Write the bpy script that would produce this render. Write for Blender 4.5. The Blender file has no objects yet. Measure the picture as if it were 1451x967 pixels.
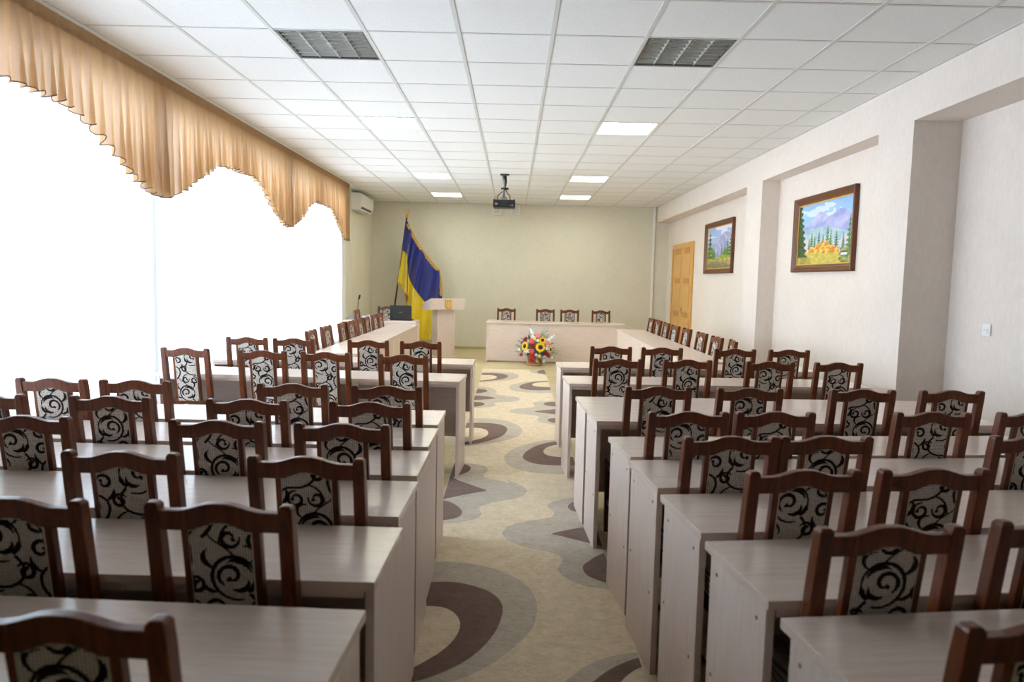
import bpy, bmesh, math, random
from mathutils import Vector, Matrix, noise as mnoise
from mathutils.geometry import tessellate_polygon
random.seed(7)
PI = math.pi
sc = bpy.context.scene
COL = sc.collection
CZ = 1.467            # camera height
CEIL = CZ + 1.564     # ceiling height
BACK = 14.73
FRONT = -4.6
WINS = [(2.72, 5.66), (5.76, 8.84), (8.94, 11.75)]

# ------------------------------------------------------------------ materials
def lin(c):
    c = c / 255.0
    return c / 12.92 if c <= 0.04045 else ((c + 0.055) / 1.055) ** 2.4
def rgb(r, g, b):
    return (lin(r), lin(g), lin(b), 1.0)

class NT:
    def __init__(s, name):
        s.m = bpy.data.materials.new(name); s.m.use_nodes = True
        s.t = s.m.node_tree; s.t.nodes.clear()
        s.out = s.n('ShaderNodeOutputMaterial')
    def n(s, kind, **kw):
        nd = s.t.nodes.new(kind)
        for k, v in kw.items():
            if hasattr(nd, k): setattr(nd, k, v)
        return nd
    def link(s, a, b): s.t.links.new(a, b)
    def bsdf(s, color, rough=0.5, metal=0.0, spec=0.5, coat=0.0, sheen=0.0):
        b = s.n('ShaderNodeBsdfPrincipled')
        if isinstance(color, tuple): b.inputs['Base Color'].default_value = color
        else: s.link(color, b.inputs['Base Color'])
        b.inputs['Roughness'].default_value = rough; b.inputs['Metallic'].default_value = metal
        b.inputs['Specular IOR Level'].default_value = spec
        b.inputs['Coat Weight'].default_value = coat; b.inputs['Coat Roughness'].default_value = 0.15
        b.inputs['Sheen Weight'].default_value = sheen
        s.link(b.outputs[0], s.out.inputs[0]); return b
    def coord(s, scale=(1, 1, 1), kind='Object', rot=(0, 0, 0)):
        tc = s.n('ShaderNodeTexCoord'); mp = s.n('ShaderNodeMapping')
        mp.inputs['Scale'].default_value = scale; mp.inputs['Rotation'].default_value = rot
        s.link(tc.outputs[kind], mp.inputs[0]); return mp.outputs[0]
    def noise(s, co, scale=5, detail=4, rough=0.5, dist=0.0):
        n = s.n('ShaderNodeTexNoise'); n.inputs['Scale'].default_value = scale
        n.inputs['Detail'].default_value = detail; n.inputs['Roughness'].default_value = rough
        n.inputs['Distortion'].default_value = dist
        s.link(co, n.inputs['Vector']); return n.outputs['Fac']
    def ramp(s, fac, stops):
        r = s.n('ShaderNodeValToRGB'); e = r.color_ramp.elements
        while len(e) < len(stops): e.new(0.5)
        for i, (p, c) in enumerate(stops): e[i].position = p; e[i].color = c
        s.link(fac, r.inputs[0]); return r.outputs[0]
    def mix(s, fac, a, b, mode='MIX'):
        m = s.n('ShaderNodeMix', data_type='RGBA', blend_type=mode)
        if isinstance(fac, (int, float)): m.inputs[0].default_value = fac
        else: s.link(fac, m.inputs[0])
        for v, i in ((a, 6), (b, 7)):
            if isinstance(v, tuple): m.inputs[i].default_value = v
            else: s.link(v, m.inputs[i])
        return m.outputs[2]
    def bump(s, b, fac, strength=0.2, dist=0.002):
        u = s.n('ShaderNodeBump'); u.inputs['Strength'].default_value = strength
        u.inputs['Distance'].default_value = dist
        s.link(fac, u.inputs['Height']); s.link(u.outputs[0], b.inputs['Normal'])

def plain(name, c, rough=0.5, metal=0.0, spec=0.5, coat=0.0, sheen=0.0):
    t = NT(name); t.bsdf(c, rough, metal, spec, coat, sheen); return t.m

def mottled(name, a, b, scale=20, rough=0.5, stretch=(1, 1, 1), bump=0.0, spec=0.5, lo=0.35, hi=0.65, coat=0.0, detail=5):
    t = NT(name); co = t.coord(stretch); f = t.noise(co, scale, detail, 0.6)
    bs = t.bsdf(t.ramp(f, [(lo, a), (hi, b)]), rough, 0, spec, coat)
    if bump: t.bump(bs, f, bump)
    return t.m

def mat_emit(name, c, st):
    t = NT(name); e = t.n('ShaderNodeEmission'); e.inputs[0].default_value = c; e.inputs[1].default_value = st
    t.link(e.outputs[0], t.out.inputs[0]); return t.m

def mat_sheer(name, c, transp, transl):
    t = NT(name)
    d = t.n('ShaderNodeBsdfDiffuse'); d.inputs[0].default_value = c
    l = t.n('ShaderNodeBsdfTranslucent'); l.inputs[0].default_value = c
    p = t.n('ShaderNodeBsdfTransparent')
    m1 = t.n('ShaderNodeMixShader'); m1.inputs[0].default_value = transl
    t.link(d.outputs[0], m1.inputs[1]); t.link(l.outputs[0], m1.inputs[2])
    m2 = t.n('ShaderNodeMixShader')
    # thin threads: the cloth closes up where the eye or the light meets it at a slant
    lw = t.n('ShaderNodeLayerWeight'); lw.inputs[0].default_value = 0.35
    mr = t.n('ShaderNodeMapRange'); mr.inputs[3].default_value = 1 - transp; mr.inputs[4].default_value = 1.0
    t.link(lw.outputs['Facing'], mr.inputs[0]); t.link(mr.outputs[0], m2.inputs[0])
    t.link(p.outputs[0], m2.inputs[1]); t.link(m1.outputs[0], m2.inputs[2])
    t.link(m2.outputs[0], t.out.inputs[0]); return t.m

def mat_pane(name):
    t = NT(name); p = t.n('ShaderNodeBsdfTransparent'); g = t.n('ShaderNodeBsdfGlossy'); g.inputs['Roughness'].default_value = 0.02
    p.inputs[0].default_value = (0.96, 0.98, 0.97, 1)
    f = t.n('ShaderNodeFresnel'); f.inputs[0].default_value = 1.45; m = t.n('ShaderNodeMixShader')
    t.link(f.outputs[0], m.inputs[0]); t.link(p.outputs[0], m.inputs[1]); t.link(g.outputs[0], m.inputs[2])
    t.link(m.outputs[0], t.out.inputs[0]); return t.m

def mat_laminate(name, a, b, stretch, rough=0.34):
    t = NT(name); co = t.coord(stretch)
    f = t.noise(co, 6, 6, 0.62, 0.3); g = t.noise(co, 40, 3, 0.5)
    c = t.ramp(f, [(0.3, a), (0.7, b)])
    c2 = t.mix(0.25, c, t.ramp(g, [(0.4, a), (0.6, b)]))
    t.bsdf(c2, rough, 0, 0.5); return t.m

def mat_wood(name, a, b, rough=0.3, stretch=(14, 14, 1.2), coat=0.25):
    t = NT(name); co = t.coord(stretch); f = t.noise(co, 3.5, 6, 0.65, 0.8)
    t.bsdf(t.ramp(f, [(0.3, a), (0.7, b)]), rough, 0, 0.36, coat); return t.m

def mat_planks(name):
    t = NT(name); co = t.coord((1, 1, 1))
    br = t.n('ShaderNodeTexBrick'); br.offset = 0.37
    br.inputs['Color1'].default_value = rgb(206, 192, 150); br.inputs['Color2'].default_value = rgb(190, 172, 130)
    br.inputs['Mortar'].default_value = rgb(140, 122, 90); br.inputs['Scale'].default_value = 1.0
    br.inputs['Mortar Size'].default_value = 0.0025; br.inputs['Brick Width'].default_value = 1.3
    br.inputs['Row Height'].default_value = 0.13; br.inputs['Bias'].default_value = 0.0
    t.link(co, br.inputs['Vector'])
    g = t.noise(t.coord((2, 26, 1)), 3, 5, 0.6, 0.5)
    c = t.mix(0.35, br.outputs[0], t.ramp(g, [(0.3, rgb(176, 156, 112)), (0.7, rgb(216, 204, 166))]))
    t.bsdf(c, 0.33, 0, 0.5); return t.m

def mat_wallpaper(name, a, b):
    t = NT(name); f = t.noise(t.coord((38, 38, 16), 'Object'), 1.0, 6, 0.7); g = t.noise(t.coord((2, 2, 2)), 1.2, 3)
    c = t.mix(0.3, t.ramp(f, [(0.3, a), (0.7, b)]), t.ramp(g, [(0.3, a), (0.7, b)]))
    bs = t.bsdf(c, 0.75, 0, 0.3); t.bump(bs, f, 0.25, 0.002); return t.m

def mat_tile(name):
    t = NT(name); co = t.coord((1, 1, 1))
    v = t.n('ShaderNodeTexVoronoi'); v.inputs['Scale'].default_value = 75; t.link(co, v.inputs['Vector'])
    sp = t.ramp(v.outputs['Distance'], [(0.10, rgb(158, 158, 158)), (0.24, rgb(232, 232, 230))])
    n = t.noise(co, 130, 3); c = t.mix(n, sp, rgb(233, 233, 231))
    bs = t.bsdf(c, 0.9, 0, 0.2); t.bump(bs, n, 0.2, 0.001); return t.m

def mat_weave(name, a, b):
    t = NT(name)
    w1 = t.n('ShaderNodeTexWave', wave_type='BANDS', bands_direction='X'); w2 = t.n('ShaderNodeTexWave', wave_type='BANDS', bands_direction='Z')
    co = t.coord((1, 1, 1))
    for w in (w1, w2):
        w.inputs['Scale'].default_value = 48; w.inputs['Distortion'].default_value = 1.2; w.inputs['Detail'].default_value = 2
        w.inputs['Detail Scale'].default_value = 0.6; t.link(co, w.inputs['Vector'])
    m = t.mix(0.5, w1.outputs['Color'], w2.outputs['Color'])
    n = t.noise(co, 90, 3); f = t.mix(0.28, m, n)
    bs = t.bsdf(t.ramp(f, [(0.34, a), (0.60, b)]), 0.9, 0, 0.2); t.bump(bs, m, 0.3, 0.001); return t.m

def mat_pile(name, a, b):
    t = NT(name); co = t.coord((1, 1, 1)); f = t.noise(co, 12, 6, 0.75); g = t.noise(t.coord((1, 2.5, 1)), 45, 4, 0.8)
    c = t.mix(0.45, t.ramp(f, [(0.3, a), (0.7, b)]), t.ramp(g, [(0.38, a), (0.52, b)]))
    bs = t.bsdf(c, 0.95, 0, 0.1, 0, 0.2); t.bump(bs, g, 0.5, 0.004); return t.m

def mat_vertex(name, rough=0.5):
    t = NT(name); a = t.n('ShaderNodeVertexColor'); a.layer_name = 'paint'
    n = t.noise(t.coord((1, 1, 1)), 60, 4)
    bs = t.bsdf(a.outputs[0], rough, 0, 0.3); t.bump(bs, n, 0.3, 0.002); return t.m

M = {}
M['lam'] = mat_laminate('bleached_laminate', rgb(210, 191, 179), rgb(230, 213, 202), (0.9, 14, 14), 0.25)
M['lam_v'] = mat_laminate('bleached_laminate_upright', rgb(208, 190, 180), rgb(228, 212, 203), (14, 14, 0.9), 0.42)
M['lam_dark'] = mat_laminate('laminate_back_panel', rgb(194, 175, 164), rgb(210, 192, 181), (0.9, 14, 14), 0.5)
M['edge'] = plain('pale_edge_band', rgb(222, 208, 198), 0.35)
M['cap'] = plain('screw_cap', rgb(120, 98, 84), 0.5)
M['wood'] = mat_wood('varnished_walnut', rgb(62, 25, 7), rgb(118, 57, 18), 0.34, (14, 14, 1.2), 0.08)
M['weave'] = mat_weave('woven_upholstery', rgb(116, 104, 94), rgb(230, 221, 212))
M['flock'] = plain('dark_flock', rgb(34, 25, 24), 0.85, 0, 0.15)
M['wall'] = mat_wallpaper('pale_wallpaper', rgb(218, 206, 196), rgb(231, 221, 212))
M['wall_b'] = mat_wallpaper('back_wallpaper', rgb(208, 204, 188), rgb(220, 217, 202))
M['tile'] = mat_tile('mineral_fibre_tile')
M['grid'] = plain('painted_grid', rgb(206, 206, 202), 0.55)
M['gap'] = plain('tile_reveal', rgb(120, 120, 116), 0.8)
M['floor'] = mat_planks('laminate_planks')
M['white'] = plain('white_plastic', rgb(232, 232, 228), 0.4)
M['pvc'] = plain('white_window_frame', rgb(236, 236, 234), 0.35)
M['pane'] = mat_pane('window_pane')
M['sheer'] = mat_sheer('white_voile', (0.92, 0.93, 0.95, 1), 0.42, 0.75)
M['val'] = mat_sheer('tan_organza', rgb(184, 147, 106), 0.07, 0.38)
M['band'] = mat_sheer('tan_organza_gathered', rgb(168, 136, 100), 0.02, 0.3)
M['hem'] = plain('brown_piping', rgb(86, 56, 44), 0.6)
M['diff'] = mat_emit('lit_diffuser', (1.0, 0.965, 0.76, 1), 11.0)
M['alu'] = plain('brushed_reflector', rgb(196, 197, 192), 0.36, 0.45)
M['alu_d'] = plain('grey_housing', rgb(96, 96, 90), 0.5, 0.4)
M['black'] = plain('black_plastic', rgb(22, 23, 25), 0.45)
M['dgrey'] = plain('charcoal_plastic', rgb(48, 50, 54), 0.4)
M['steel'] = plain('grey_metal', rgb(168, 170, 172), 0.35, 0.6)
M['blue'] = plain('blue_satin', rgb(12, 26, 122), 0.42, 0, 0.5, 0, 0.3)
M['yellow'] = plain('yellow_satin', rgb(232, 205, 24), 0.42, 0, 0.5, 0, 0.3)
M['gold'] = mottled('gold_fringe', rgb(150, 112, 40), rgb(206, 168, 84), 60, 0.55)
M['gilt'] = plain('gilt_emblem', rgb(214, 170, 84), 0.4, 0.35)
M['gilt_l'] = plain('gilt_relief', rgb(240, 206, 130), 0.35, 0.35)
M['pole'] = mat_wood('dark_pole_wood', rgb(48, 26, 18), rgb(78, 44, 28))
M['pine'] = mat_wood('varnished_pine', rgb(196, 140, 66), rgb(232, 184, 104), 0.35, (16, 16, 0.8), 0.2)
M['pine_d'] = mat_wood('darker_pine', rgb(176, 118, 48), rgb(206, 150, 72), 0.4, (16, 16, 0.8), 0.1)
M['skirt'] = plain('beige_skirting', rgb(176, 164, 122), 0.5)
M['knot'] = plain('pine_knot', rgb(120, 68, 28), 0.5)
M['frame'] = mat_wood('carved_frame_wood', rgb(84, 48, 26), rgb(120, 74, 42), 0.45, (30, 30, 30), 0.1)
M['paint'] = mat_vertex('oil_paint', 0.55)
M['paper'] = plain('white_paper', rgb(214, 224, 236), 0.8)
M['paper_b'] = plain('bluish_cover', rgb(158, 184, 208), 0.6)
M['wicker'] = mottled('wicker', rgb(140, 82, 44), rgb(190, 128, 78), 40, 0.6, (1, 1, 4))
M['wick_l'] = mottled('pale_wicker', rgb(184, 134, 92), rgb(214, 170, 124), 40, 0.6)
M['petal_y'] = mottled('sunflower_petal', rgb(240, 178, 16), rgb(252, 218, 50), 30, 0.6)
M['disc'] = mottled('sunflower_disc', rgb(40, 24, 14), rgb(78, 46, 22), 120, 0.9)
M['red'] = plain('red_petal', rgb(196, 26, 34), 0.6)
M['dred'] = plain('dark_red_petal', rgb(138, 16, 38), 0.6)
M['coral'] = plain('coral_petal', rgb(232, 98, 96), 0.6)
M['pink'] = plain('pink_petal', rgb(240, 140, 142), 0.6)
M['wpetal'] = plain('white_petal', rgb(238, 240, 242), 0.6)
M['cream'] = plain('cream_petal', rgb(248, 236, 168), 0.6)
M['bpetal'] = plain('blue_petal', rgb(50, 62, 160), 0.6)
M['leaf'] = mottled('green_leaf', rgb(40, 78, 38), rgb(84, 120, 66), 20, 0.55)
M['sage'] = mottled('sage_leaf', rgb(136, 164, 144), rgb(176, 198, 178), 20, 0.6)
M['pile'] = mat_pile('beige_pile', rgb(190, 170, 134), rgb(234, 217, 188))
M['pile_g'] = mat_pile('grey_pile', rgb(156, 145, 128), rgb(203, 192, 173))
M['pile_b'] = mat_pile('brown_pile', rgb(92, 70, 60), rgb(126, 100, 86))
M['rug_edge'] = plain('rug_binding', rgb(150, 130, 100), 0.9)

# ------------------------------------------------------------------ mesh helpers
class MB:
    def __init__(s): s.v = []; s.f = []; s.mi = []
    def add(s, vs, fs, mi=0):
        o = len(s.v); s.v += [tuple(p) for p in vs]
        for f in fs: s.f.append(tuple(i + o for i in f)); s.mi.append(mi)
    def box(s, x0, x1, y0, y1, z0, z1, mi=0):
        s.add([(x0,y0,z0),(x1,y0,z0),(x1,y1,z0),(x0,y1,z0),(x0,y0,z1),(x1,y0,z1),(x1,y1,z1),(x0,y1,z1)],
              [(0,3,2,1),(4,5,6,7),(0,1,5,4),(1,2,6,5),(2,3,7,6),(3,0,4,7)], mi)
    def obox(s, c, ax, ay, az, hx, hy, hz, mi=0):
        c = Vector(c); vs = []
        for k in (-1, 1):
            for i, j in ((-1,-1),(1,-1),(1,1),(-1,1)):
                vs.append(c + ax*hx*i + ay*hy*j + az*hz*k)
        s.add(vs, [(0,3,2,1),(4,5,6,7),(0,1,5,4),(1,2,6,5),(2,3,7,6),(3,0,4,7)], mi)
    def prism(s, pts, y0, y1, mi=0, axis='y', cap=True):
        n = len(pts)
        def P(a, b, t):
            return {'y': (a, t, b), 'x': (t, a, b), 'z': (a, b, t)}[axis]
        vs = [P(a, b, y0) for a, b in pts] + [P(a, b, y1) for a, b in pts]
        fs = [(i, (i+1) % n, (i+1) % n + n, i + n) for i in range(n)]
        if cap: fs += [tuple(range(n))[::-1], tuple(range(n, 2*n))]
        s.add(vs, fs, mi)
    def tube(s, pts, r, n=8, mi=0, cap=True):
        pts = [Vector(p) for p in pts]; rs = r if isinstance(r, (list, tuple)) else [r]*len(pts)
        o = len(s.v); prev = None
        for i, p in enumerate(pts):
            d = (pts[min(i+1, len(pts)-1)] - pts[max(i-1, 0)])
            if d.length < 1e-9: d = Vector((0,0,1))
            d.normalize()
            if prev is None:
                a = d.orthogonal().normalized()
            else:
                a = (prev - d*prev.dot(d))
                a = a.normalized() if a.length > 1e-6 else d.orthogonal().normalized()
            prev = a; b = d.cross(a)
            for k in range(n):
                t = 2*PI*k/n; s.v.append(tuple(p + (a*math.cos(t) + b*math.sin(t))*rs[i]))
        for i in range(len(pts)-1):
            for k in range(n):
                s.f.append((o+i*n+k, o+i*n+(k+1)%n, o+(i+1)*n+(k+1)%n, o+(i+1)*n+k)); s.mi.append(mi)
        if cap:
            s.f.append(tuple(o+k for k in range(n))[::-1]); s.mi.append(mi)
            e = o+(len(pts)-1)*n; s.f.append(tuple(e+k for k in range(n))); s.mi.append(mi)
    def lathe(s, prof, c=(0,0,0), n=24, mi=0, cap=True):
        o = len(s.v)
        for r, z in prof:
            for k in range(n):
                t = 2*PI*k/n; s.v.append((c[0]+r*math.cos(t), c[1]+r*math.sin(t), c[2]+z))
        for i in range(len(prof)-1):
            for k in range(n):
                s.f.append((o+i*n+k, o+i*n+(k+1)%n, o+(i+1)*n+(k+1)%n, o+(i+1)*n+k)); s.mi.append(mi)
        if cap:
            s.f.append(tuple(o+k for k in range(n))[::-1]); s.mi.append(mi)
            e = o+(len(prof)-1)*n; s.f.append(tuple(e+k for k in range(n))); s.mi.append(mi)
    def grid(s, nu, nv, fn, mi=0):
        o = len(s.v)
        for i in range(nu+1):
            for j in range(nv+1): s.v.append(tuple(fn(i/nu, j/nv)))
        for i in range(nu):
            for j in range(nv):
                a = o+i*(nv+1)+j; s.f.append((a, a+nv+1, a+nv+2, a+1))
                s.mi.append(mi(i/nu, j/nv) if callable(mi) else mi)
    def ball(s, c, r, nu=8, nv=6, mi=0, sq=(1,1,1)):
        o = len(s.v); c = Vector(c)
        s.v.append((c.x, c.y, c.z - r*sq[2]))
        for j in range(1, nv):
            ph = -PI/2 + PI*j/nv
            for i in range(nu):
                th = 2*PI*i/nu
                s.v.append((c.x+r*sq[0]*math.cos(ph)*math.cos(th), c.y+r*sq[1]*math.cos(ph)*math.sin(th), c.z+r*sq[2]*math.sin(ph)))
        s.v.append((c.x, c.y, c.z + r*sq[2])); top = len(s.v)-1
        for i in range(nu):
            s.f.append((o, o+1+(i+1)%nu, o+1+i)); s.mi.append(mi)
            e = o+1+(nv-2)*nu; s.f.append((top, e+i, e+(i+1)%nu)); s.mi.append(mi)
        for j in range(nv-2):
            for i in range(nu):
                a = o+1+j*nu; s.f.append((a+i, a+(i+1)%nu, a+nu+(i+1)%nu, a+nu+i)); s.mi.append(mi)
    def map(s, fn): s.v = [tuple(fn(Vector(p))) for p in s.v]; return s
    def mesh(s, name, mats, bevel=0.0, smooth=False, segs=2, fixn=True):
        me = bpy.data.meshes.new(name); me.from_pydata(s.v, [], s.f)
        for m in (mats if isinstance(mats, (list, tuple)) else [mats]): me.materials.append(m)
        for p, i in zip(me.polygons, s.mi): p.material_index = i
        if bevel or fixn:
            bm = bmesh.new(); bm.from_mesh(me)
            if fixn: bmesh.ops.recalc_face_normals(bm, faces=bm.faces)
            if bevel:
                es = [e for e in bm.edges if e.is_manifold and e.calc_face_angle(0) > 0.5]
                bmesh.ops.bevel(bm, geom=es, offset=bevel, segments=segs, profile=0.6, affect='EDGES', clamp_overlap=True)
            bm.to_mesh(me); bm.free()
        if smooth:
            for p in me.polygons: p.use_smooth = True
        me.update(); return me

def link(name, me, parent=None, loc=None, rot=None):
    o = bpy.data.objects.new(name, me); COL.objects.link(o)
    if parent is not None: o.parent = parent
    if loc is not None: o.location = loc
    if rot is not None: o.rotation_euler = rot
    return o
def obj(name, mb, mats, parent=None, bevel=0.0, smooth=False, loc=None, rot=None, fixn=True):
    return link(name, mb.mesh(name, mats, bevel, smooth, fixn=fixn), parent, loc, rot)
def tag(o, label, cat, group=None, kind=None):
    o['label'] = label; o['category'] = cat
    if group: o['group'] = group
    if kind: o['kind'] = kind
    return o
def thing(name, label, cat, loc=(0,0,0), rz=0.0, group=None):
    o = bpy.data.objects.new(name, None); COL.objects.link(o); o.empty_display_size = 0.05
    o.location = loc; o.rotation_euler = (0, 0, rz); return tag(o, label, cat, group)
def struct(name, mb, mats, label=None, cat=None, parent=None, bevel=0.0, smooth=False):
    o = obj(name, mb, mats, parent, bevel, smooth)
    if parent is None:
        o['kind'] = 'structure'
        if label: o['label'] = label
        if cat: o['category'] = cat
    return o
def copy_tree(o, parent=None):
    c = o.copy(); COL.objects.link(c)
    if parent is not None: c.parent = parent
    for ch in o.children: copy_tree(ch, c)
    return c
def smoothstep(a, b, x):
    t = min(1, max(0, (x-a)/(b-a))); return t*t*(3-2*t)

# ------------------------------------------------------------------ camera (pitch, roll solved from the ceiling grid)
F_PX = 995.3
fwd_right = (0.99975342, 0.00, 0.0)
def cam_axes(pi, ro, ya):
    cx, sx, cz, sz, cy, sy = math.cos(pi), math.sin(pi), math.cos(ro), math.sin(ro), math.cos(ya), math.sin(ya)
    Ry = Matrix(((cy,-sy,0),(sy,cy,0),(0,0,1))); B = Matrix(((1,0,0),(0,0,-1),(0,1,0)))
    Rp = Matrix(((1,0,0),(0,cx,-sx),(0,sx,cx))); Rr = Matrix(((cz,-sz,0),(sz,cz,0),(0,0,1)))
    return Rr @ Rp @ B @ Ry
RR = cam_axes(0.0867, 0.0222, -0.0006)
def make_camera():
    cd = bpy.data.cameras.new('camera'); co = bpy.data.objects.new('camera', cd); COL.objects.link(co)
    cd.sensor_width = 36; cd.lens = 36*F_PX/1451; cd.clip_start = 0.05; cd.clip_end = 100
    m = Matrix.Identity(4)
    for r in range(3):
        m[r][0] = RR[0][r]; m[r][1] = -RR[1][r]; m[r][2] = -RR[2][r]
    m[2][3] = CZ; co.matrix_world = m
    cd.dof.use_dof = True; cd.dof.focus_distance = 6.0; cd.dof.aperture_fstop = 3.2
    sc.camera = co
make_camera()
def px_floor(x, y, h=CZ):
    """photo pixel -> point on a horizontal plane h below the camera (used to take measurements)"""
    d = RR.transposed() @ Vector(((x-725.5)/F_PX, (y-483.5)/F_PX, 1.0))
    return d * (-h/d.z)

# ------------------------------------------------------------------ room shell
def build_room():
    b = MB(); b.box(-3.2, 3.5, FRONT, BACK+0.2, -0.1, 0.0); struct('floor', b, M['floor'])
    b = MB(); b.box(-3.2, 3.5, BACK, BACK+0.2, -0.1, CEIL+0.1); struct('wall_back', b, M['wall_b'])
    b = MB(); b.box(-3.2, 3.5, FRONT-.2, FRONT, -0.1, CEIL+0.1); struct('wall_front', b, M['wall'])
    # left wall with three window openings
    wins = WINS; z0, z1 = 0.45, 2.84
    b = MB(); ys = [FRONT] + [v for w in sorted(wins) for v in w] + [BACK]
    for i in range(0, len(ys), 2): b.box(-3.2, -2.97, ys[i], ys[i+1], 0, CEIL+0.1)
    for a, c in wins: b.box(-3.2, -2.97, a, c, 0, z0); b.box(-3.2, -2.97, a, c, z1, CEIL+0.1)
    struct('wall_left', b, M['wall_b'])
    for k, (a, c) in enumerate(sorted(wins)):
        f = MB(); w = 0.06; mid = (a+c)/2
        for y in (a, mid-w/2, c-w): f.box(-3.13, -3.06, y, y+w, z0, z1)
        for z in (z0, z1-w, 2.2): f.box(-3.13, -3.06, a, c, z, z+w)
        o = struct('window_%d' % (k+1), f, M['pvc'])
        p = MB(); p.box(-3.10, -3.094, a+w*0.5, c-w*0.5, z0+w*0.5, z1-w*0.5); obj('pane', p, M['pane'], o)
        s = MB(); s.box(-3.06, -2.93, a-0.04, c+0.04, z0-0.035, z0); obj('window_sill', s, M['pvc'], o, 0.004)
    # right wall: beam, pilasters, shallow niches
    bz = CZ+1.245; b = MB()
    b.box(2.94, 3.6, FRONT, BACK, bz, CEIL+0.1)
    b.box(3.30, 3.6, 2.6, 5.33, 0, bz); b.box(2.94, 3.6, 5.33, 5.84, 0, bz)
    b.box(3.15, 3.6, 5.84, 8.51, 0, bz); b.box(2.94, 3.6, 8.51, 9.07, 0, bz)
    b.box(3.20, 3.6, 9.07, BACK, 0, bz)
    b.box(2.94, 3.6, 2.1, 2.6, 0, bz); b.box(3.30, 3.6, FRONT, 2.1, 0, bz)
    struct('wall_right', b, M['wall'])
    # baseboards
    b = MB(); b.box(-2.97, 3.2, BACK-0.012, BACK, 0, 0.05); struct('baseboard_back', b, M['skirt'])
    b = MB(); b.box(3.188, 3.2, 9.07, 12.55, 0, 0.06); b.box(3.138, 3.15, 5.84, 8.51, 0, 0.06); b.box(3.288, 3.3, 2.6, 5.33, 0, 0.06)
    struct('baseboard_right', b, M['skirt'])
    # suspended ceiling
    X0, Y0, T = -0.386, 4.635, 0.6
    lit = [(-2, 4), (2, 4), (-2, 10), (2, 10), (-2, 14), (2, 14)]; dead = [(-2, 0), (2, 0)]
    b = MB(); lo, hi = -2.97, 2.94; g = 0.011
    cols = range(-5, 7); rows = range(-16, 18)
    for c in cols:
        xa, xb = max(lo, X0+T*c), min(hi, X0+T*(c+1))
        if xb <= xa+0.02: continue
        for r in rows:
            ya, yb = max(FRONT, Y0+T*r), min(BACK, Y0+T*(r+1))
            if yb <= ya+0.02 or (c, r) in lit or (c, r) in dead: continue
            b.box(xa, xb, ya, yb, CEIL, CEIL+0.02)
    b.box(-3.2, 3.6, FRONT-.2, BACK+0.2, CEIL+0.14, CEIL+0.2)
    struct('ceiling', b, M['tile'])
    gm = MB()
    for c in cols:
        x = X0+T*c
        if lo < x < hi: gm.box(x-0.013, x+0.013, FRONT, BACK, CEIL-0.004, CEIL+0.001)
    for r in rows:
        y = Y0+T*r
        if FRONT < y < BACK: gm.box(lo, hi, y-0.008, y+0.008, CEIL-0.003, CEIL+0.001); gm.box(lo, hi, y+0.008, y+0.014, CEIL-0.0012, CEIL+0.001, 1)
    gm.box(2.915, 2.94, FRONT, BACK, CEIL-0.004, CEIL+0.001); gm.box(lo, hi, BACK-0.025, BACK, CEIL-0.004, CEIL+0.001)
    struct('trim_1', gm, [M['grid'], M['gap']])
    nm = {4: 'nearest', 10: 'middle', 14: 'farthest'}
    for c, r in lit:
        x, y = X0+T*(c+.5), Y0+T*(r+.5)
        t = thing('ceiling_light', 'lit square ceiling light panel, %s of the three on the %s' % (nm[r], 'window side' if c < 0 else 'painting side'), 'ceiling light', (x, y, CEIL), 0, 'lit ceiling light panels')
        f = MB(); e = 0.286
        for q in ((-e, e, -e, -e+.02), (-e, e, e-.02, e), (-e, -e+.02, -e+.02, e-.02), (e-.02, e, -e+.02, e-.02)): f.box(q[0], q[1], q[2], q[3], -0.003, 0.03)
        obj('frame', f, M['white'], t)
        d = MB(); d.box(-e+.02, e-.02, -e+.02, e-.02, 0.004, 0.012); obj('diffuser', d, M['diff'], t)
    for c, r in dead:
        x, y = X0+T*(c+.5), Y0+T*(r+.5)
        t = thing('louvered_light', 'unlit ceiling light with metal louvre grid, on the %s' % ('window side' if c < 0 else 'painting side'), 'ceiling light', (x, y, CEIL), 0, 'unlit louvred ceiling lights')
        h = MB(); e = 0.285
        h.box(-e, e, -e, e, 0.09, 0.10)
        for q in ((-e, e, -e, -e+.012), (-e, e, e-.012, e), (-e, -e+.012, -e+.012, e-.012), (e-.012, e, -e+.012, e-.012)): h.box(q[0], q[1], q[2], q[3], 0.0, 0.09)
        obj('housing', h, M['alu_d'], t)
        l = MB()
        for k in range(1, 4):
            xx = -e + 2*e*k/4
            l.prism([(xx-0.002, 0.002), (xx+0.002, 0.002), (xx+0.020, 0.055), (xx-0.020, 0.055)], -e+.012, e-.012)
        obj('divider', l, M['alu'], t)
        for k in range(8):
            yy = -e + 2*e*(k+.5)/8; l = MB()
            l.prism([(yy-0.002, 0.003), (yy+0.002, 0.003), (yy+0.007, 0.021), (yy-0.007, 0.021)], -e+.012, e-.012, axis='x')
            obj('louvre_blade', l, M['alu'], t)
        for k in range(4):
            xx = -e + 2*e*(k+.5)/4; l = MB(); l.tube([(xx, -e+.02, .075), (xx, e-.02, .075)], 0.009, 8)
            obj('tube_lamp', l, M['white'], t)
build_room()

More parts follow.
